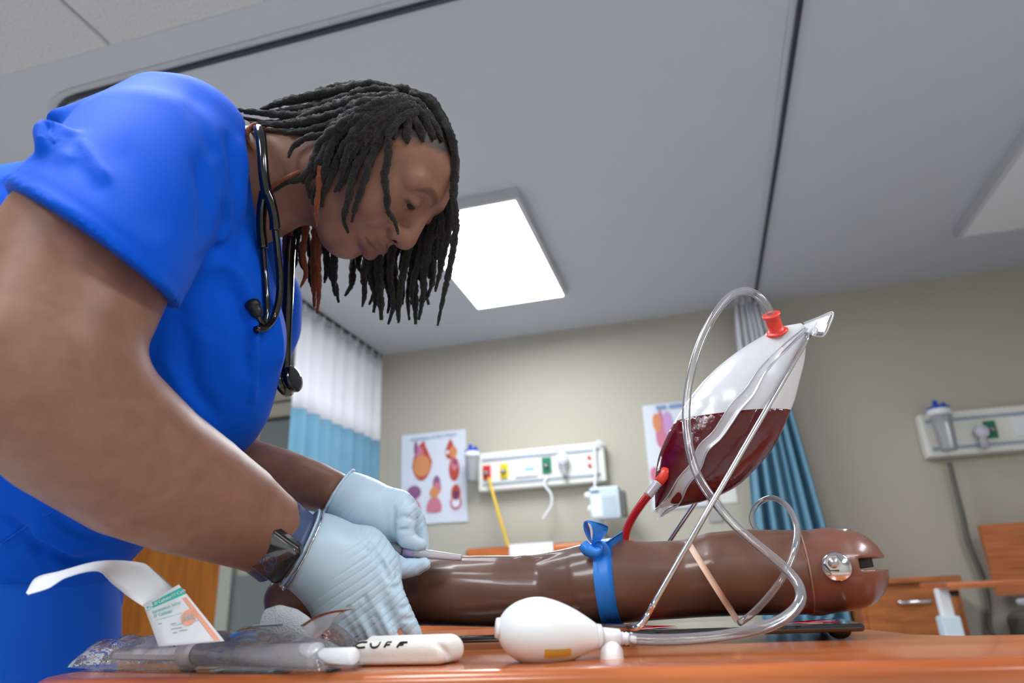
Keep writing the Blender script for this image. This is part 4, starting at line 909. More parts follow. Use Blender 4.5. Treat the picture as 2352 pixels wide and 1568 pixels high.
folds(scrub, [([(172, 312), (212, 368), (252, 428)], 16, .005), ([(160, 342), (198, 396), (238, 452)], 18, -.003), ([(114, 258), (105, 295), (102, 325)], 8, -.006), ([(119, 270), (124, 310), (112, 336)], 8, -.006),
  ([(455, 340), (464, 410), (474, 470), (466, 560)], 17, -.006), ([(492, 420), (499, 500), (480, 580)], 11, .005), ([(508, 450), (511, 510), (494, 560)], 8, -.006), ([(516, 430), (523, 505), (503, 575)], 9, .004),
  ([(518, 290), (536, 372), (541, 460)], 12, -.005), ([(545, 300), (562, 400), (560, 520)], 13, .004), ([(575, 380), (570, 480), (548, 600)], 12, -.004), ([(446, 606), (480, 582), (515, 556)], 10, -.007), ([(470, 622), (520, 610), (560, 650), (580, 720)], 16, .007), ([(490, 650), (540, 680), (562, 760), (566, 880)], 20, -.007),
  ([(584, 690), (588, 780), (584, 860), (574, 945)], 10, .007), ([(604, 700), (606, 800), (596, 920)], 14, -.005), ([(628, 700), (642, 790), (640, 860)], 9, .005), ([(400, 700), (430, 800), (450, 900), (520, 980)], 26, -.006), ([(360, 800), (420, 900), (480, 980)], 22, .006),
  ([(80, 1238), (138, 1276), (180, 1294), (242, 1278)], 13, -.008), ([(60, 1205), (130, 1250), (200, 1268)], 15, .006), ([(110, 1180), (180, 1225), (260, 1240)], 16, -.004), ([(0, 1180), (60, 1225), (110, 1290)], 13, -.005), ([(0, 1441), (85, 1464), (175, 1486)], 13, -.008), ([(0, 1420), (90, 1440), (190, 1462)], 14, .005), ([(20, 1330), (90, 1365), (170, 1380), (240, 1360)], 16, -.004), ([(0, 380), (40, 345), (70, 320)], 9, -.005), ([(0, 420), (40, 400), (80, 345)], 10, .005), ([(255, 300), (330, 420), (380, 560)], 40, -.003), ([(420, 210), (470, 290), (500, 380)], 22, -.004)])
# trousers
S2 = SDF((-1.35, .35, -.0), (-.55, 1.25, .98), .006)
for dd in (-.07, .11):
    S2.chain([pr(55, 1330, .87 + dd, 196), pr(45, 1500, .87 + dd, 204), np.r_[D(40, 1700, .87 + dd) * (1, 1, 0) + (0, 0, .42), .085], np.r_[D(40, 1700, .87 + dd) * (1, 1, 0) + (0, 0, .06), .07]], .03)
v2, f2_ = S2.mesh(2); trous = mk('scrub_trousers', v2, f2_, M_pants, person)
for dd in (-.07, .11):
    c_ = D(40, 1700, .87 + dd); box('shoe', (c_[0] - .06, c_[1] - .045, 0), (c_[0] + .19, c_[1] + .045, .075), M_white, person, bev=.03, seg=3)
# seams and pocket of the scrub top
def seam(P, r=.0011, m=M_scrub, name='seam'):
    Q = [D(a_, b_, (S.hit(a_, b_) or S2.hit(a_, b_) or .8) - .0003) for a_, b_ in P]; return tube(name, Q, r, m, scrub, n=40, k=6)
seam([(20, 1052), (80, 1090), (150, 1135), (155, 1150), (60, 1210), (0, 1250)]); seam([(0, 1075), (70, 1115), (140, 1160)])
seam([(255, 1360), (228, 1430), (205, 1490), (195, 1540)])
# gloves
def wrinkle(o, wdir, amp, seed, freq=850):
    """stretched-glove creases running along wdir, pressed into the mesh"""
    me = o.data; n = len(me.vertices); P = np.empty(n * 3); me.vertices.foreach_get('co', P); P = P.reshape(-1, 3); N = np.empty(n * 3); me.vertices.foreach_get('normal', N); N = N.reshape(-1, 3)
    wdir = wdir / np.linalg.norm(wdir); q = np.cross(wdir, RC[2]); q /= np.linalg.norm(q); s_ = P @ q; al = P @ wdir
    ph = s_ * freq + 4.0 * noise3(P, 45, seed) + .8 * np.sin(al * 70 + seed); f = np.exp(-((np.sin(ph / 2)) / .28)**2) * np.clip(.5 + .9 * noise3(P, 38, seed + 1), 0, 1) + .45 * np.exp(-((np.sin(ph * .81 + 1)) / .25)**2) * np.clip(.2 + noise3(P, 60, seed + 2), 0, 1)
    me.vertices.foreach_set('co', (P - N * (amp * f)[:, None]).ravel()); me.update()
def wr(pts, dr_=None):
    return pts
G1 = SDF((-.46, .48, .72), (-.18, .86, .98), .0013)
wrist = pr(668, 1250, .711, 86)
G1.chain([pr(640, 1240, .703, 92), wrist, pr(720, 1268, .718, 84), pr(760, 1290, .722, 82)], .01)
for mc in (pr(838, 1262, .738, 48), pr(872, 1305, .728, 46), pr(842, 1352, .714, 46), pr(800, 1382, .706, 46), pr(758, 1392, .703, 42)):
    G1.cap(pr(735, 1275, .72, 66)[:3], mc[:3], 66 * .72 / F, mc[3], .018)
G1.chain([pr(838, 1262, .738, 46), pr(880, 1285, .748, 30), pr(922, 1306, .752, 24), pr(955, 1302, .75, 20), pr(975, 1295, .748, 15)], .012)
G1.chain([pr(872, 1310, .726, 42), pr(905, 1372, .708, 27), pr(932, 1422, .700, 22), pr(952, 1455, .698, 18)], .010)
G1.chain([pr(840, 1352, .712, 38), pr(868, 1408, .698, 25), pr(892, 1452, .690, 20), pr(903, 1474, .688, 16)], .007)
G1.chain([pr(800, 1385, .703, 36), pr(826, 1428, .694, 24), pr(848, 1464, .690, 18), pr(858, 1478, .690, 14)], .007)
G1.chain([pr(758, 1392, .700, 34), pr(782, 1436, .692, 22), pr(802, 1464, .690, 17), pr(814, 1478, .690, 13)], .007)
def groove(G, P, r, h_, k=.002):
    Q = []
    for px, py in P:
        d_ = G.hit(px, py)
        if d_: Q.append(np.r_[D(px, py, d_ - (r - h_)), r])
    for p, q in zip(Q[:-1], Q[1:]): G.cap(p[:3], q[:3], r, r, k, 'sub')
for P in ([(850, 1245), (872, 1275), (885, 1320)], [(900, 1290), (915, 1312), (912, 1326)], [(880, 1385), (900, 1425), (912, 1450)], [(895, 1350), (920, 1345)], [(912, 1400), (935, 1392)], [(925, 1425), (950, 1418)]): groove(G1, P, .0024, .0006, .002)
for P in ([(838, 1375), (862, 1420), (885, 1465)], [(800, 1400), (826, 1450), (845, 1485)], [(852, 1262), (880, 1300), (895, 1330)]): groove(G1, P, .003, .0016, .003)
wn = (pr(760, 1290, .722, 1)[:3] - wrist[:3]); wn /= np.linalg.norm(wn)
cutp = D(692, 1252, .714)
Xg = G1.sl(G1.lo, G1.lo + G1.n * G1.h); pl = -((Xg[1] - cutp[0]) * wn[0] + (Xg[2] - cutp[1]) * wn[1] + (Xg[3] - cutp[2]) * wn[2]); G1.D = np.maximum(G1.D, pl.astype(np.float32))
vg, fg = G1.mesh(2); gl1 = mk('glove', vg, fg, M_glove, person); wrinkle(gl1, D(800, 1250, .72) - D(690, 1340, .70), .0011, 5); gl1['label'] = 'light blue glove on the near hand'
G2 = SDF((-.46, .56, .78), (-.20, .92, 1.02), .0013)
w2 = pr(750, 1122, .79, 56)
G2.chain([w2, pr(785, 1136, .786, 55), pr(820, 1152, .785, 56), pr(872, 1178, .79, 62), pr(905, 1195, .795, 58)], .012)
G2.chain([pr(820, 1165, .79, 60), pr(870, 1215, .80, 52), pr(895, 1232, .805, 44)], .02)
G2.chain([pr(915, 1165, .785, 40), pr(928, 1180, .776, 32), pr(928, 1212, .768, 27), pr(934, 1236, .764, 22), pr(958, 1248, .763, 16), pr(968, 1250, .763, 13)], .010)
G2.chain([pr(925, 1175, .80, 38), pr(952, 1196, .80, 26), pr(966, 1226, .795, 19), pr(971, 1262, .785, 16), pr(964, 1290, .777, 13)], .006)
G2.chain([pr(915, 1200, .815, 34), pr(945, 1235, .815, 22), pr(945, 1280, .80, 17), pr(925, 1300, .785, 14)], .006)
G2.chain([pr(890, 1215, .82, 34), pr(915, 1255, .815, 22), pr(908, 1285, .80, 17), pr(890, 1290, .785, 14)], .006)
G2.chain([pr(860, 1215, .82, 32), pr(880, 1250, .815, 20), pr(880, 1270, .80, 16)], .006)
for P in ([(905, 1165), (903, 1200), (906, 1235)], [(912, 1192), (930, 1186), (950, 1192)], [(915, 1218), (945, 1214)], [(955, 1215), (968, 1218)]): groove(G2, P, .0024, .0007, .002)
wn2 = D(872, 1178, .79) - w2[:3]; wn2 = D(830, 1165, .785) - D(778, 1135, .787); wn2 /= np.linalg.norm(wn2); cut2 = D(778, 1134, .786)
Xg = G2.sl(G2.lo, G2.lo + G2.n * G2.h); pl = -((Xg[1] - cut2[0]) * wn2[0] + (Xg[2] - cut2[1]) * wn2[1] + (Xg[3] - cut2[2]) * wn2[2]); G2.D = np.maximum(G2.D, pl.astype(np.float32))
vg, fg = G2.mesh(2); gl2 = mk('glove', vg, fg, M_glove, person); wrinkle(gl2, D(850, 1110, .79) - D(780, 1190, .78), .0011, 9); gl2['label'] = 'light blue glove on the far hand'
# rolled cuffs
def ringpts(c_, n_, r1, up, n=36, r2=None):
    t_, a_, b_ = frame_from(n_, up); r2 = r2 or r1
    return [c_ + r1 * math.cos(q) * a_ + r2 * math.sin(q) * b_ for q in np.linspace(0, 2 * math.pi, n + 1)]
def cuff(G, c_, n_, parent, m, name, rad, off=.0, n=48, tr_=.0015):
    """ring that hugs the glove where its cuff plane cuts it"""
    t_, a_, b_ = frame_from(n_); P = []
    for q in np.linspace(0, 2 * math.pi, n + 1):
        dirv = math.cos(q) * a_ + math.sin(q) * b_; rs = np.arange(.022, .09, .0006); v = G.at(c_[None] + t_ * .003 + dirv[None] * rs[:, None]); j = np.argmax(v > 0); P.append(c_ + t_ * off + dirv * (rs[j] + rad))
    return tube(name, P, tr_, m, parent, n=120, k=8)
cuff(G1, cutp, wn, gl1, M_glove, 'cuff_roll', .0003); cuff(G2, cut2, wn2, gl2, M_glove, 'cuff_roll', .0003)
bg = cuff(G1, cutp, wn, None, M_chrome, 'bangle', .0022, .0035, tr_=.0014); tag(bg, 'thin silver bangle around the near glove cuff', 'bangle')

# wristwatch
wc = D(650, 1232, .703); wt = thing('wristwatch', 'dark rectangular wristwatch with navy strap on the near wrist', 'watch', wc)
ax_ = fa[6][:3] - fa[4][:3]; ax_ -= RC[2] * (ax_ @ RC[2]) * .45; ax_ /= np.linalg.norm(ax_)
def skinring(c_, axv, n=64, off=.0012):
    t_, a_, b_ = frame_from(axv); P = []
    for q in np.linspace(0, 2 * math.pi, n + 1):
        dv = math.cos(q) * a_ + math.sin(q) * b_; rs = np.arange(.005, .12, .0008); v = BD.at(c_[None] + dv[None] * rs[:, None]); j = np.argmax(v > 0); P.append(c_ + dv * (rs[j] + off))
    P = np.array(P); K = np.ones(5) / 5; Q = P[:-1]; Qs = sum(np.roll(Q, s, 0) for s in (-2, -1, 0, 1, 2)) / 5; return np.r_[Qs, Qs[:1]]
wid = .0118
ribbon('strap', skinring(D(650, 1224, .70), ax_) - ax_ * wid, skinring(D(650, 1224, .70), ax_) + ax_ * wid, M_strap, wt, n=64, cols=5, thick=.0022)
dcs = BD.hit(630, 1272) or .66
cc = D(630, 1276, dcs - .003)
ux = D(690, 1256, dcs) - D(600, 1216, dcs); ux = D(656, 1234, dcs) - D(604, 1306, dcs + .008)         # long side of the case
uy = D(672, 1296, dcs + .002) - D(586, 1262, dcs + .004)
ux /= np.linalg.norm(ux); uy -= ux * (uy @ ux); uy /= np.linalg.norm(uy); uz = np.cross(ux, uy)
if uz @ (np.array([0, 0, CZ]) - cc) < 0: uz = -uz
MW = Matrix(((ux[0], uy[0], uz[0], cc[0]), (ux[1], uy[1], uz[1], cc[1]), (ux[2], uy[2], uz[2], cc[2]), (0, 0, 0, 1)))
def rbox(name, hx, hy, z0, z1, rad, m, parent, M, bev=.0015, seg=3):
    bm = bmesh.new(); pts = []
    for sx, sy, q0 in ((1, 1, 0), (-1, 1, 90), (-1, -1, 180), (1, -1, 270)):
        for q in np.linspace(q0, q0 + 90, 8): pts.append((sx * (hx - rad) + rad * math.cos(math.radians(q)), sy * (hy - rad) + rad * math.sin(math.radians(q))))
    f = bm.faces.new([bm.verts.new((x_, y_, z0)) for x_, y_ in pts]); r = bmesh.ops.extrude_face_region(bm, geom=[f]); vs = [g for g in r['geom'] if isinstance(g, bmesh.types.BMVert)]
    bmesh.ops.translate(bm, verts=vs, vec=(0, 0, z1 - z0)); bmesh.ops.recalc_face_normals(bm, faces=bm.faces)
    es = [e for e in bm.edges if all(v in vs for v in e.verts)]
    if bev: bmesh.ops.bevel(bm, geom=es, offset=bev, segments=seg, affect='EDGES', profile=.5)
    bmesh.ops.transform(bm, matrix=M, verts=bm.verts); return mkbm(name, bm, m, parent, True)
hx, hy = .0235, .0203
case = rbox('case', hx, hy, -.006, .0035, .008, mat('dark_steel', (70, 68, 66), .22, metal=.9), wt, MW, .0025, 4)
rbox('screen', hx - .0022, hy - .0022, .003, .0046, .0065, M_glass, wt, MW, .0012, 3)
M_glow = mat('dial_print', (58, 74, 132), .3)
for i, (cx_, cy_, rr) in enumerate(((-.006, -.002, .006), (-.010, .003, .005), (-.002, .002, .0045), (-.008, -.007, .004))):
    tube('dial_ring', [V(MW @ Vector((cx_ + rr * math.cos(q), cy_ + rr * .8 * math.sin(q), .00465))) for q in np.linspace(0, 2 * math.pi, 25)], .00035, M_glow, wt, n=40, k=5)
lathe('crown', np.array(MW @ Vector((.008, -hy, -.001))), np.array(MW @ Vector((.008, -hy - 1, -.001))), [(0, .0032), (.0018, .0032), (.0022, .0026)], M_steel, wt, 20)

# IV catheter in the fingers
ic = thing('iv_catheter', 'pink hubbed needle catheter with clear cover held between gloved fingers', 'catheter', D(940, 1268, .765))
def q2(x_, y_, d_=.764): return D(x_, y_, d_)
a_, b_ = q2(884, 1253, .772), q2(930, 1266, .766)
lathe('barrel', a_, b_, [(0, .0035), (.003, .0042), (.004, .0034), (.007, .0056), (.022, .0062)], film('catheter_clear', (214, 220, 228), .5, .1, .9), ic, 20)
a_, b_ = q2(928, 1266, .766), q2(966, 1271, .763); Lc = np.linalg.norm(b_ - a_)
lathe('hub', a_, b_, [(0, .0064), (Lc * .75, .0058), (Lc, .004)], mat('lilac_hub', (196, 170, 214), .3, trans=.3), ic, 20)
a_, b_ = q2(950, 1269, .764), q2(1060, 1281, .757); Lc = np.linalg.norm(b_ - a_)
lathe('needle_cover', a_, b_, [(0, .0058), (Lc * .2, .0052), (Lc - .001, .0034), (Lc, .0030)], film('cover_clear', (246, 240, 248), .35, .12, .95), ic, 20)

# ------------------------------------------------------------------ hair: locs
scalp = None
def inv(P): return w2h(P)
def locpts(P, r, off=0):
    """pixel points laid on the head; where the view line misses the head the depth is carried on"""
    ds = []
    for p in P:
        if len(p) > 2 and p[2] is not None: ds.append(p[2]); continue
        d_ = H.hit(p[0], p[1], r + off, inv); ds.append(d_)
    ok = [i for i, d_ in enumerate(ds) if d_ is not None]
    if not ok: ds = [.86] * len(P)
    else: ds = list(np.interp(range(len(P)), ok, [ds[i] for i in ok]))
    return [D(p[0], p[1], d_) for p, d_ in zip(P, ds)]
nloc = 0
def loc(P, rpx=10, m=M_hair, off=0.0, n=None, d=None):
    global nloc
    r = rpx * .85 / F
    if d is not None: pts = [D(p[0], p[1], d + (p[2] if len(p) > 2 else 0)) for p in P]
    else: pts = locpts(P, r, off)
    L = np.sum(np.linalg.norm(np.diff(np.array(pts), axis=0), axis=1)); n = n or max(14, int(L / .0028))
    pts = np.array(pts); g_ = np.random.default_rng(nloc + 50); pts[1:-1] += g_.normal(0, .0016, pts[1:-1].shape)
    rr = [r * .75, r * 1.0, r * 1.05, r * .95, r * .9, r * .72, r * .30]
    v, f = tube_data(pts, rr, n, 10, bumps=.22, seed=nloc, twist=2); nloc += 1
    return mk('dreadlock', v, f, m, person)
# over the crown and back, swept towards the shoulder
S_ = .0
back = [
 ([(905, 205), (850, 197), (780, 203), (700, 222), (640, 240), (590, 256, .845)], 11), ([(915, 212), (860, 208), (800, 220), (735, 238), (680, 252), (600, 262, .84)], 11),
 ([(930, 222), (870, 222), (800, 238), (740, 254), (660, 268), (545, 252, .83)], 11), ([(900, 215), (840, 216), (770, 232), (700, 250), (640, 262), (560, 258, .84)], 11),
 ([(880, 222), (820, 232), (750, 252), (690, 268), (620, 272), (548, 268, .83)], 10), ([(900, 232), (840, 242), (780, 262), (720, 280), (650, 290), (575, 282, .825)], 11),
 ([(925, 235), (865, 245), (800, 268), (745, 290), (690, 300), (610, 300, .82)], 10), ([(870, 250), (820, 262), (765, 285), (715, 300), (660, 305)], 11),
 ([(930, 245), (880, 252), (820, 275), (775, 300), (745, 320)], 11), ([(860, 200), (800, 206), (730, 222), (660, 236), (600, 250, .86)], 10),
 ([(890, 200), (830, 198), (760, 208), (690, 226), (640, 240)], 10), ([(850, 230), (790, 245), (730, 262), (670, 282), (600, 288, .82)], 10)]
for P, r_ in back: loc(P, r_)
# over the near side of the head, falling past ear and cheek
near = [
 ([(935, 225), (880, 235), (820, 265), (770, 300), (735, 335), (715, 380), (690, 410), (655, 430), (620, 445)], 12), ([(915, 228), (850, 250), (790, 285), (745, 325), (725, 370), (712, 420), (712, 455)], 12),
 ([(900, 240), (840, 262), (780, 300), (760, 345), (742, 400), (725, 440), (718, 470)], 12), ([(940, 230), (890, 245), (840, 280), (800, 320), (775, 365), (755, 410), (742, 455), (740, 475)], 12),
 ([(945, 238), (895, 255), (850, 292), (815, 335), (790, 385), (775, 430), (768, 442)], 12), ([(950, 245), (905, 262), (865, 300), (835, 345), (812, 395), (800, 450), (790, 500), (800, 535)], 11),
 ([(955, 252), (915, 270), (880, 305), (855, 350), (835, 400), (820, 450), (815, 490), (808, 510)], 11), ([(960, 258), (925, 275), (900, 310), (890, 360), (884, 400), (886, 450), (890, 480), (902, 510), (915, 538)], 10),
 ([(870, 240), (810, 265), (750, 300), (700, 320), (675, 340), (662, 362)], 11), 
 ([(860, 262), (800, 290), (755, 330), (735, 370), (715, 405), (695, 420)], 11), 
 ([(925, 262), (880, 285), (845, 322), (820, 362), (800, 400), (782, 430)], 10),  ([(915, 245), (870, 268), (830, 302), (800, 345), (785, 395), (778, 440)], 11)]
for P, r_ in near: loc(P, r_ * .86, off=.004)
loc([(735, 380), (731, 430), (729, 480), (727, 520)], 6, M_hairc, off=.010); loc([(690, 395), (660, 410), (632, 422), (618, 440)], 6, M_hairc, off=.006)
loc([(672, 305), (640, 302), (600, 292), (577, 288, .81), (573, 310, .805), (580, 345, .80)], 6, M_hairc)
# short cornrow ridges lying on the scalp between crown and hairline
for P in ([(940, 215), (985, 240), (1015, 280), (1035, 325)], [(935, 225), (975, 250), (1000, 285), (1018, 325)], [(930, 235), (965, 262), (985, 290), (1000, 320)], [(950, 212), (995, 245), (1030, 295), (1043, 345)], [(925, 250), (950, 275), (965, 300), (972, 325)], [(915, 262), (930, 285), (938, 308), (935, 330)], [(905, 210), (950, 215), (990, 235), (1020, 270)], [(900, 272), (908, 292), (905, 320)], [(880, 205), (930, 208), (965, 222)]): loc(P, 11, off=-.003)
for i in range(12):                                             # hair mass between the long locs
    u = random.random(); x0, y0 = 860 + 110 * random.random(), 212 + 50 * random.random(); loc([(x0, y0), (x0 - 40, y0 + 12 + 8 * u), (x0 - 85, y0 + 36 + 14 * u), (x0 - 120, y0 + 68 + 20 * u)], 10, off=-.002)
# front locs from the hairline over the forehead edge
loc([(985, 232), (1018, 275), (1038, 330), (1045, 400), (1042, 450, .845), (1043, 520, .85), (1036, 600, .855), (1022, 670, .858), (1005, 748, .86)], 9)
loc([(970, 225), (1010, 265), (1035, 320), (1043, 390, .87), (1036, 470, .89), (1028, 540, .90), (1015, 600, .90), (1000, 670, .90)], 9)
# far curtain of locs hanging behind the face
far = [(1030, 470, 1000, 665, 9), (1018, 480, 985, 640, 9), (1005, 480, 978, 690, 10), (992, 500, 962, 735, 10), (985, 490, 985, 640, 9), (975, 500, 945, 700, 10), (962, 500, 955, 745, 12), (950, 510, 940, 735, 9), (940, 520, 916, 740, 10), (930, 540, 925, 700, 8), (920, 560, 905, 650, 8), (905, 560, 892, 745, 9), (900, 560, 915, 742, 9), (886, 570, 890, 720, 9), (872, 570, 876, 735, 11), (862, 570, 858, 718, 10), (850, 570, 848, 700, 9), (842, 575, 832, 705, 9), (826, 580, 830, 640, 9), (815, 575, 792, 680, 10), (765, 560, 770, 680, 9), (750, 555, 778, 695, 9), (742, 545, 745, 650, 9), (735, 540, 728, 720, 8, 1), (725, 540, 722, 705, 9, 1), (712, 540, 716, 660, 9), (700, 540, 690, 660, 8, 1), (690, 540, 668, 628, 9), (680, 535, 700, 625, 8), (668, 530, 660, 600, 7, 1), (655, 525, 650, 640, 7, 1), (1012, 500, 1008, 620, 8), (998, 520, 975, 620, 9), (968, 560, 985, 700, 9), (893, 600, 908, 690, 8)]
for i, q in enumerate(far):
    x0, y0, x1, y1, r_ = q[:5]; j = rng.normal(0, 5, 3); d_ = .93 + .02 * math.sin(i * 2.1)
    if x0 > 985: d_ = .905 + .02 * math.sin(i)
    loc([(x0, y0 - 60, -.01), (x0, y0), (x0 + (x1 - x0) * .35 + j[0], y0 + (y1 - y0) * .4), (x0 + (x1 - x0) * .7 + j[1], y0 + (y1 - y0) * .75), (x1, y1)], r_, M_hairc if len(q) > 5 else M_hair, d=d_)

# ------------------------------------------------------------------ stethoscope
sth = thing('stethoscope', 'black stethoscope hung around the neck over the scrubs', 'stethoscope', D(600, 320, .80))
dn = lambda px, py, o_=.004: min([x_ for x_ in (S.hit(px, py), H.hit(px, py, 0, inv)) if x_] or [.84]) - o_
tube('neck_tube', [D(583, 318, .845), D(588, 300, .82), D(596, 300, .797), D(602, 340, .785), D(606, 400, .778), D(612, 442, .778), D(616, 455, .779)], .0062, M_black, sth, n=50, k=12)
tube('tube_branch', [D(612, 440, .778), D(622, 465, .778), D(630, 500, .779), D(632, 528, .78)], [.006, .0058, .0056, .0062], M_black, sth, n=24, k=12)
tube('tube_branch', [D(608, 440, .782)] + [D(x_, y_, min(.785, dn(x_, y_, .006))) for x_, y_ in ((602, 475), (600, 520), (604, 570))], [.006, .0058, .0056, .006], M_black, sth, n=24, k=12)
tube('ear_arm', [D(632, 525, .78)] + [D(x_, y_, min(.786, dn(x_, y_, .006))) for x_, y_ in ((638, 580), (643, 640), (640, 690), (628, 730), (610, 752), (588, 757))], .0042, M_black, sth, n=50, k=10)
tube('ear_arm', [D(604, 568, min(.786, dn(604, 568)))] + [D(x_, y_, min(.786, dn(x_, y_, .006))) for x_, y_ in ((608, 620), (612, 680), (613, 720), (606, 742), (598, 738), (592, 722))], .0035, M_black, sth, n=50, k=10)
de = min(.786, dn(592, 722, .006)); a_, b_ = D(595, 728, de), D(578, 695, de - .002); lathe('ear_tip', a_, b_, [(0, .004), (.003, .0065), (.008, .0075), (.010, .0065), (.013, .0085), (.018, .008), (.021, .004)], M_dark, sth, 20)
tube('main_tube', [D(668, 545, .90), D(664, 600, .895), D(661, 680, .885), D(657, 760, .875), D(655, 810, .868), D(655, 850, .865)], .0072, M_black, sth, n=50, k=12)
a_, b_ = D(648, 878, .862), D(680, 868, .858)
lathe('chest_piece', a_, b_, [(0, .017), (.002, .0195), (.006, .0195), (.008, .012), (.011, .011), (.013, .0165), (.017, .0175), (.019, .0165), (.0195, .012)], M_black, sth, 36)
lathe('chest_stem', D(655, 842, .865), D(656, 862, .863), [(0, .0055), (.012, .006)], M_black, sth, 16)

# ------------------------------------------------------------------ items on the table front left
# syringe in its wrapper
syd = .565
def tz(px, py, z): return AZ(px, py, z)
zs_ = ZT + .0125; s0_ = tz(232, 1500, zs_); s1_ = tz(822, 1506, zs_); sd = (s1_ - s0_); SL = np.linalg.norm(sd); sd /= SL
def along(px): t_ = np.interp(px, [232, 822], [0, 1]); return t_ * SL
sy = thing('syringe', 'large clear syringe lying in its wrapper along the table edge', 'syringe', (s0_ + s1_) / 2)
M_syr = film('syringe_barrel', (246, 244, 250), .30, .22, .95)
M_pl = mat('plunger_plastic', (238, 230, 236), .4)
lathe('barrel', s0_, s1_, [(along(505), .0098), (along(745), .0098), (along(752), .0098), (along(756), .003)], M_syr, sy, 32)
lathe('flange', s0_, s1_, [(along(470), .0118), (along(492), .0118), (along(500), .0102)], M_pl, sy, 24)
lathe('plunger', s0_, s1_, [(along(250), .0062), (along(500), .0062)], M_pl, sy, 8, smooth=False)
lathe('thumb_rest', s0_, s1_, [(along(230), .0105), (along(243), .0105)], M_pl, sy, 28)
lathe('stopper', s0_, s1_, [(along(500), .0092), (along(518), .0094), (along(530), .0090), (along(545), .006)], mat('grey_stopper', (96, 98, 102), .5), sy, 28)
lathe('tip_cap', s0_, s1_, [(along(756), .0040), (along(764), .0058), (along(814), .0062), (along(817), .005)], M_white, sy, 24)
for i in range(8): box('scale_mark', s0_ + sd * along(560 + 22 * i) + (-.0003, -.0101, -.004), s0_ + sd * along(560 + 22 * i) + (.0003, -.0096, .001), M_greytxt, sy)
def filmbag(name, label, cx_, cy_, hx_, hy_, hz_, m, seed, nx=64, ny=22, rot=0., pinch=.25):
    """crumpled clear pouch: two skins with a pinched rim"""
    vs = []; u = np.linspace(-1, 1, nx); v = np.linspace(-1, 1, ny); U, W = np.meshgrid(u, v, indexing='ij'); out_ = []
    prof_ = (np.clip(1 - np.abs(U)**5, 0, 1) * np.clip(1 - np.abs(W)**2.4, 0, 1))**.6
    nar = 1 - pinch * np.clip((-U - .55) / .45, 0, 1)**1.5
    for sgn, hh_ in ((1, hz_), (-1, .0)):
        Xc, Yc = U * hx_, W * hy_ * nar; P = np.stack([Xc, Yc, np.zeros_like(Xc)], -1).reshape(-1, 3)
        z_ = (hh_ * prof_).ravel() + np.abs(noise3(P, 90, seed + (sgn > 0))) * (.006 if sgn > 0 else 0.0) * prof_.ravel() + (.0012 + .001 * sgn)
        P[:, 2] = z_; out_.append(P)
    P = np.concatenate(out_); c_, s_ = math.cos(rot), math.sin(rot); Q = P.copy(); Q[:, 0] = c_ * P[:, 0] - s_ * P[:, 1] + cx_; Q[:, 1] = s_ * P[:, 0] + c_ * P[:, 1] + cy_; Q[:, 2] += ZT + .0006
    fs = []; n1 = nx * ny
    for s2 in (0, n1):
        for i in range(nx - 1):
            for j in range(ny - 1): f = [s2 + i * ny + j, s2 + (i + 1) * ny + j, s2 + (i + 1) * ny + j + 1, s2 + i * ny + j + 1]; fs.append(f if s2 == 0 else f[::-1])
    return tag(mk(name, Q, fs, m), label, 'wrapper')
pL, pR = tz(172, 1500, ZT + .015), tz(790, 1505, ZT + .012); mid = (pL + pR) / 2
filmbag('syringe_wrapper', 'crumpled clear plastic wrapper around the large syringe', mid[0], mid[1] + .006, (pR - pL)[0] / 2, .026, .026, M_wrap, 3, rot=math.atan2((pR - pL)[1], (pR - pL)[0]), pinch=.45)
w3L, w3R = AY(490, 1475, .62), AY(800, 1478, .62)
filmbag('plastic_pouch', 'second clear plastic pouch behind the gauze pad', (w3L + w3R)[0] / 2, .630, (w3R - w3L)[0] / 2, .03, .030, M_wrap, 12, rot=.03, pinch=.1)
tag(R2('film_flap', [(690, 1436, .60), (730, 1412, .60), (765, 1402, .60), (822, 1396, .61)], [(720, 1475, .60), (745, 1450, .60), (762, 1432, .60), (770, 1402, .605)], film('flap_film', (240, 236, 244), .72, .12, .8), None, thick=.0005), 'torn clear film flap sticking up in front of the glove', 'wrapper')
tag(R2('blue_clip', [(528, 1462, .60), (550, 1453, .60), (575, 1451, .60), (592, 1456, .60)], [(540, 1470, .59), (560, 1466, .59), (580, 1465, .59), (592, 1468, .59)], M_tourn, None, thick=.003), 'small blue plastic piece beside the gauze pad', 'clip')
# catheter packet: peeled paper and printed pouch
cpk = thing('catheter_packet', 'opened white catheter packet with teal stripe and curled peel strip', 'packet', D(420, 1420, .585))
dp_ = .590
R2('peel_strip', [(60, 1362, .56), (82, 1327, .565), (135, 1312, .572), (232, 1288, .585), (330, 1293, .597), (352, 1310, .598), (398, 1352, .596)],
   [(64, 1365, .548), (112, 1350, .55), (152, 1326, .556), (224, 1311, .567), (258, 1340, .578), (298, 1372, .585), (338, 1398, .588)], M_paper, cpk, n=44, cols=7, thick=.0005, bulge=.0015)
R2('back_ply', [(345, 1300, .602), (380, 1332, .601), (405, 1356, .598)], [(310, 1330, .596), (350, 1370, .596), (370, 1385, .595)], M_paper, cpk, n=10, cols=4, thick=.0005)
def lab_(u, v):                       # label plane: u across, v down
    TL, TR_, BL, BR = np.array((331, 1387)), np.array((411, 1342)), np.array((352, 1478)), np.array((516, 1472))
    top_ = TL + (TR_ - TL) * u; bot_ = np.array((366, 1484)) * (1 - u) + BR * u
    p_ = top_ + (bot_ - top_) * v; return D(p_[0], p_[1], .588 - .014 * v - .004 * math.sin(math.pi * u))
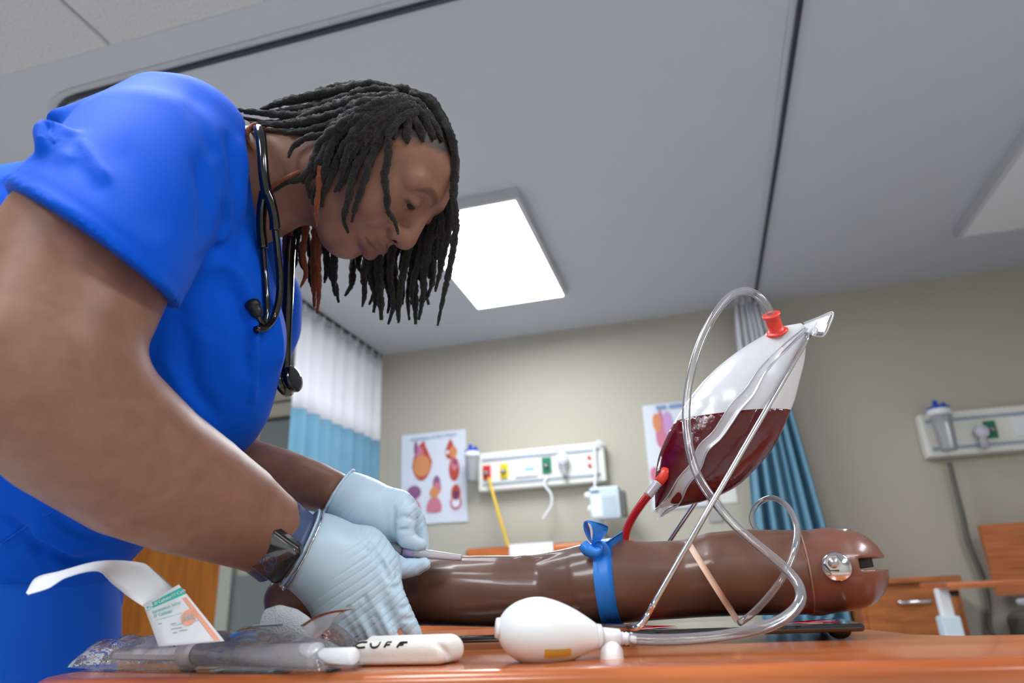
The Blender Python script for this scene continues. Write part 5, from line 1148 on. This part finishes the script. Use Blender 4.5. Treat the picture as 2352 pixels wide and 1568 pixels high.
def patch(name, u0, u1, v0, v1, m, off, n=8, parent=None):
    P = np.array([[lab_(u0 + (u1 - u0) * j / 5, v0 + (v1 - v0) * i / n) for j in range(6)] for i in range(n + 1)]); P = P.reshape(-1, 3); d_ = (np.array([0, 0, CZ]) - P); d_ /= np.linalg.norm(d_, axis=1)[:, None]
    P = P + d_ * off; return mk(name, P, [[i * 6 + j, i * 6 + j + 1, (i + 1) * 6 + j + 1, (i + 1) * 6 + j] for i in range(n) for j in range(5)], m, cpk if parent is None else parent)
lb_ = patch('printed_pouch', 0, 1, 0, 1, M_paper, 0, 14); so = lb_.modifiers.new('thickness', 'SOLIDIFY'); so.thickness = .0008; so.offset = -1
patch('teal_stripe', 0, 1, .045, .16, M_teal, .0012, 3, lb_); patch('peach_stripe', .86, .95, .2, .98, M_peach, .0012, 10, lb_)
cq = lab_(.72, .52); ud, vd = lab_(.9, .52) - lab_(.55, .52), lab_(.72, .4) - lab_(.72, .6); ud /= np.linalg.norm(ud); vd -= ud * (vd @ ud); vd /= np.linalg.norm(vd); tocam = (np.array([0, 0, CZ]) - cq); tocam /= np.linalg.norm(tocam)
plate('peach_disc', [cq + tocam * .0016 + .0062 * (math.cos(q) * ud + math.sin(q) * vd) for q in np.linspace(0, 2 * math.pi, 28, endpoint=False)], tocam * .0003, M_peach, lb_)
text('size_print', '20G', cq + tocam * .0024 - ud * .0056 - vd * .0022, ud, vd, .0062, M_tealtxt, lb_)
def ltxt(s_, u, v, size, m, u2=None): p_ = lab_(u, v) + tocam * .0018; text('lettering', s_, p_, lab_(min(u + .3, 1), v) - lab_(u, v), lab_(u, v - .1) - lab_(u, v + .05), size, m, lb_)
ltxt('IV Catheter', .23, .125, .0036, M_paper); ltxt('IV Cath', .68, .125, .0036, M_paper); ltxt('20G', .06, .125, .0032, M_paper)
ltxt('Intravenous Safety', .1, .27, .0040, M_tealtxt); ltxt('IV Catheter', .1, .36, .0040, M_tealtxt)
for u0_, u1_, v0_ in ((.12, .2, .50), (.34, .44, .56), (.3, .5, .66), (.42, .56, .72), (.3, .38, .74)): patch('printed_line', u0_, u1_, v0_, v0_ + .018, M_greytxt, .0012, 1, lb_)
patch('rule_line', .1, .66, .415, .425, M_tealtxt, .0012, 1, lb_); patch('rule_line', .35, .85, .60, .61, M_tealtxt, .0012, 1, lb_)
# gauze pad
gz = SDF((-.40, .55, ZT - .002), (-.22, .70, ZT + .06), .0013)
for P, r_ in (([(585, 1452, .63), (640, 1445, .63), (695, 1452, .63)], 26), ([(600, 1425, .63), (640, 1412, .63), (670, 1420, .63)], 22), ([(585, 1440, .63), (690, 1440, .63)], 24)):
    gz.chain([pr(*p, r_) for p in P], .008)
vz, fz = gz.mesh(2); gzt = thing('gauze_pad', 'white knitted gauze pad wadded beside the gloved fingers', 'gauze', D(640, 1470, .63))
mk('pad', vz, fz, M_gauze, gzt)
gd = lambda px, py: (gz.hit(px, py) or .62) - .0006
tube('printed_line', [D(578 + i * 12, 1437 - i * .8, gd(578 + i * 12, 1437 - i * .8)) for i in range(7)], .0009, M_greytxt, gzt, n=20, k=5)
# cloth cuff pouch
K = SDF((-.30, .53, ZT - .002), (-.16, .68, ZT + .034), .0011)
ka, kb = tz(806, 1500, ZT + .010), tz(1008, 1496, ZT + .010); kd = kb - ka; KL = np.linalg.norm(kd); kd /= KL; kn = np.array([-kd[1], kd[0], 0])
kz = np.array([0, 0, 1.]); K.box((ka + kb) / 2 + kn * .012, (KL / 2 + .008, .023, .0098), M=np.stack([kd, kn, kz]), rnd=.007)
K.cap(ka + kn * .02 + kz * .002, kb + kn * .02 + kz * .002, .010, .010, .006); K.cap(kb + kn * .0, kb + kn * .02 + kd * .004, .006, .008, .006)
K.cap(kb + kd * .001 - kn * .012 + kz * .010, kb + kd * .012 + kn * .006 - kz * .008, .0018, .0018, .004, 'sub'); K.cap(ka + kn * -.0135 - kz * .004, kb + kn * -.0135 - kz * .004, .002, .002, .004, 'sub')
Kx = K.sl(K.lo, K.lo + K.n * K.h); K.D = np.maximum(K.D, (ZT + .0006 - Kx[3]).astype(np.float32))
vk, fk = K.mesh(2); kt = thing('cuff_pouch', 'folded white cloth pouch with black handwritten CUFF lettering', 'pouch', (ka + kb) / 2); mk('pouch', vk, fk, M_cloth, kt)
def stroke(P):
    Q = [D(x_, y_, (K.hit(x_, y_) or .58) - .0003) for x_, y_ in P]; tube('lettering', Q, .0009, M_ink, kt, n=24, k=6)
zx = lambda x_, y_: (740 + x_ / 6.19, 1430 + y_ / 6.19)
for P in ([(640, 275), (560, 275), (500, 300), (480, 330), (520, 352), (610, 345)], [(690, 290), (700, 340), (750, 350), (800, 325), (830, 275)], [(990, 274), (925, 280), (900, 315), (880, 350)], [(905, 312), (965, 308)], [(1210, 274), (1115, 282), (1085, 315), (1062, 350)], [(1090, 314), (1160, 308)]): stroke([zx(*p) for p in P])
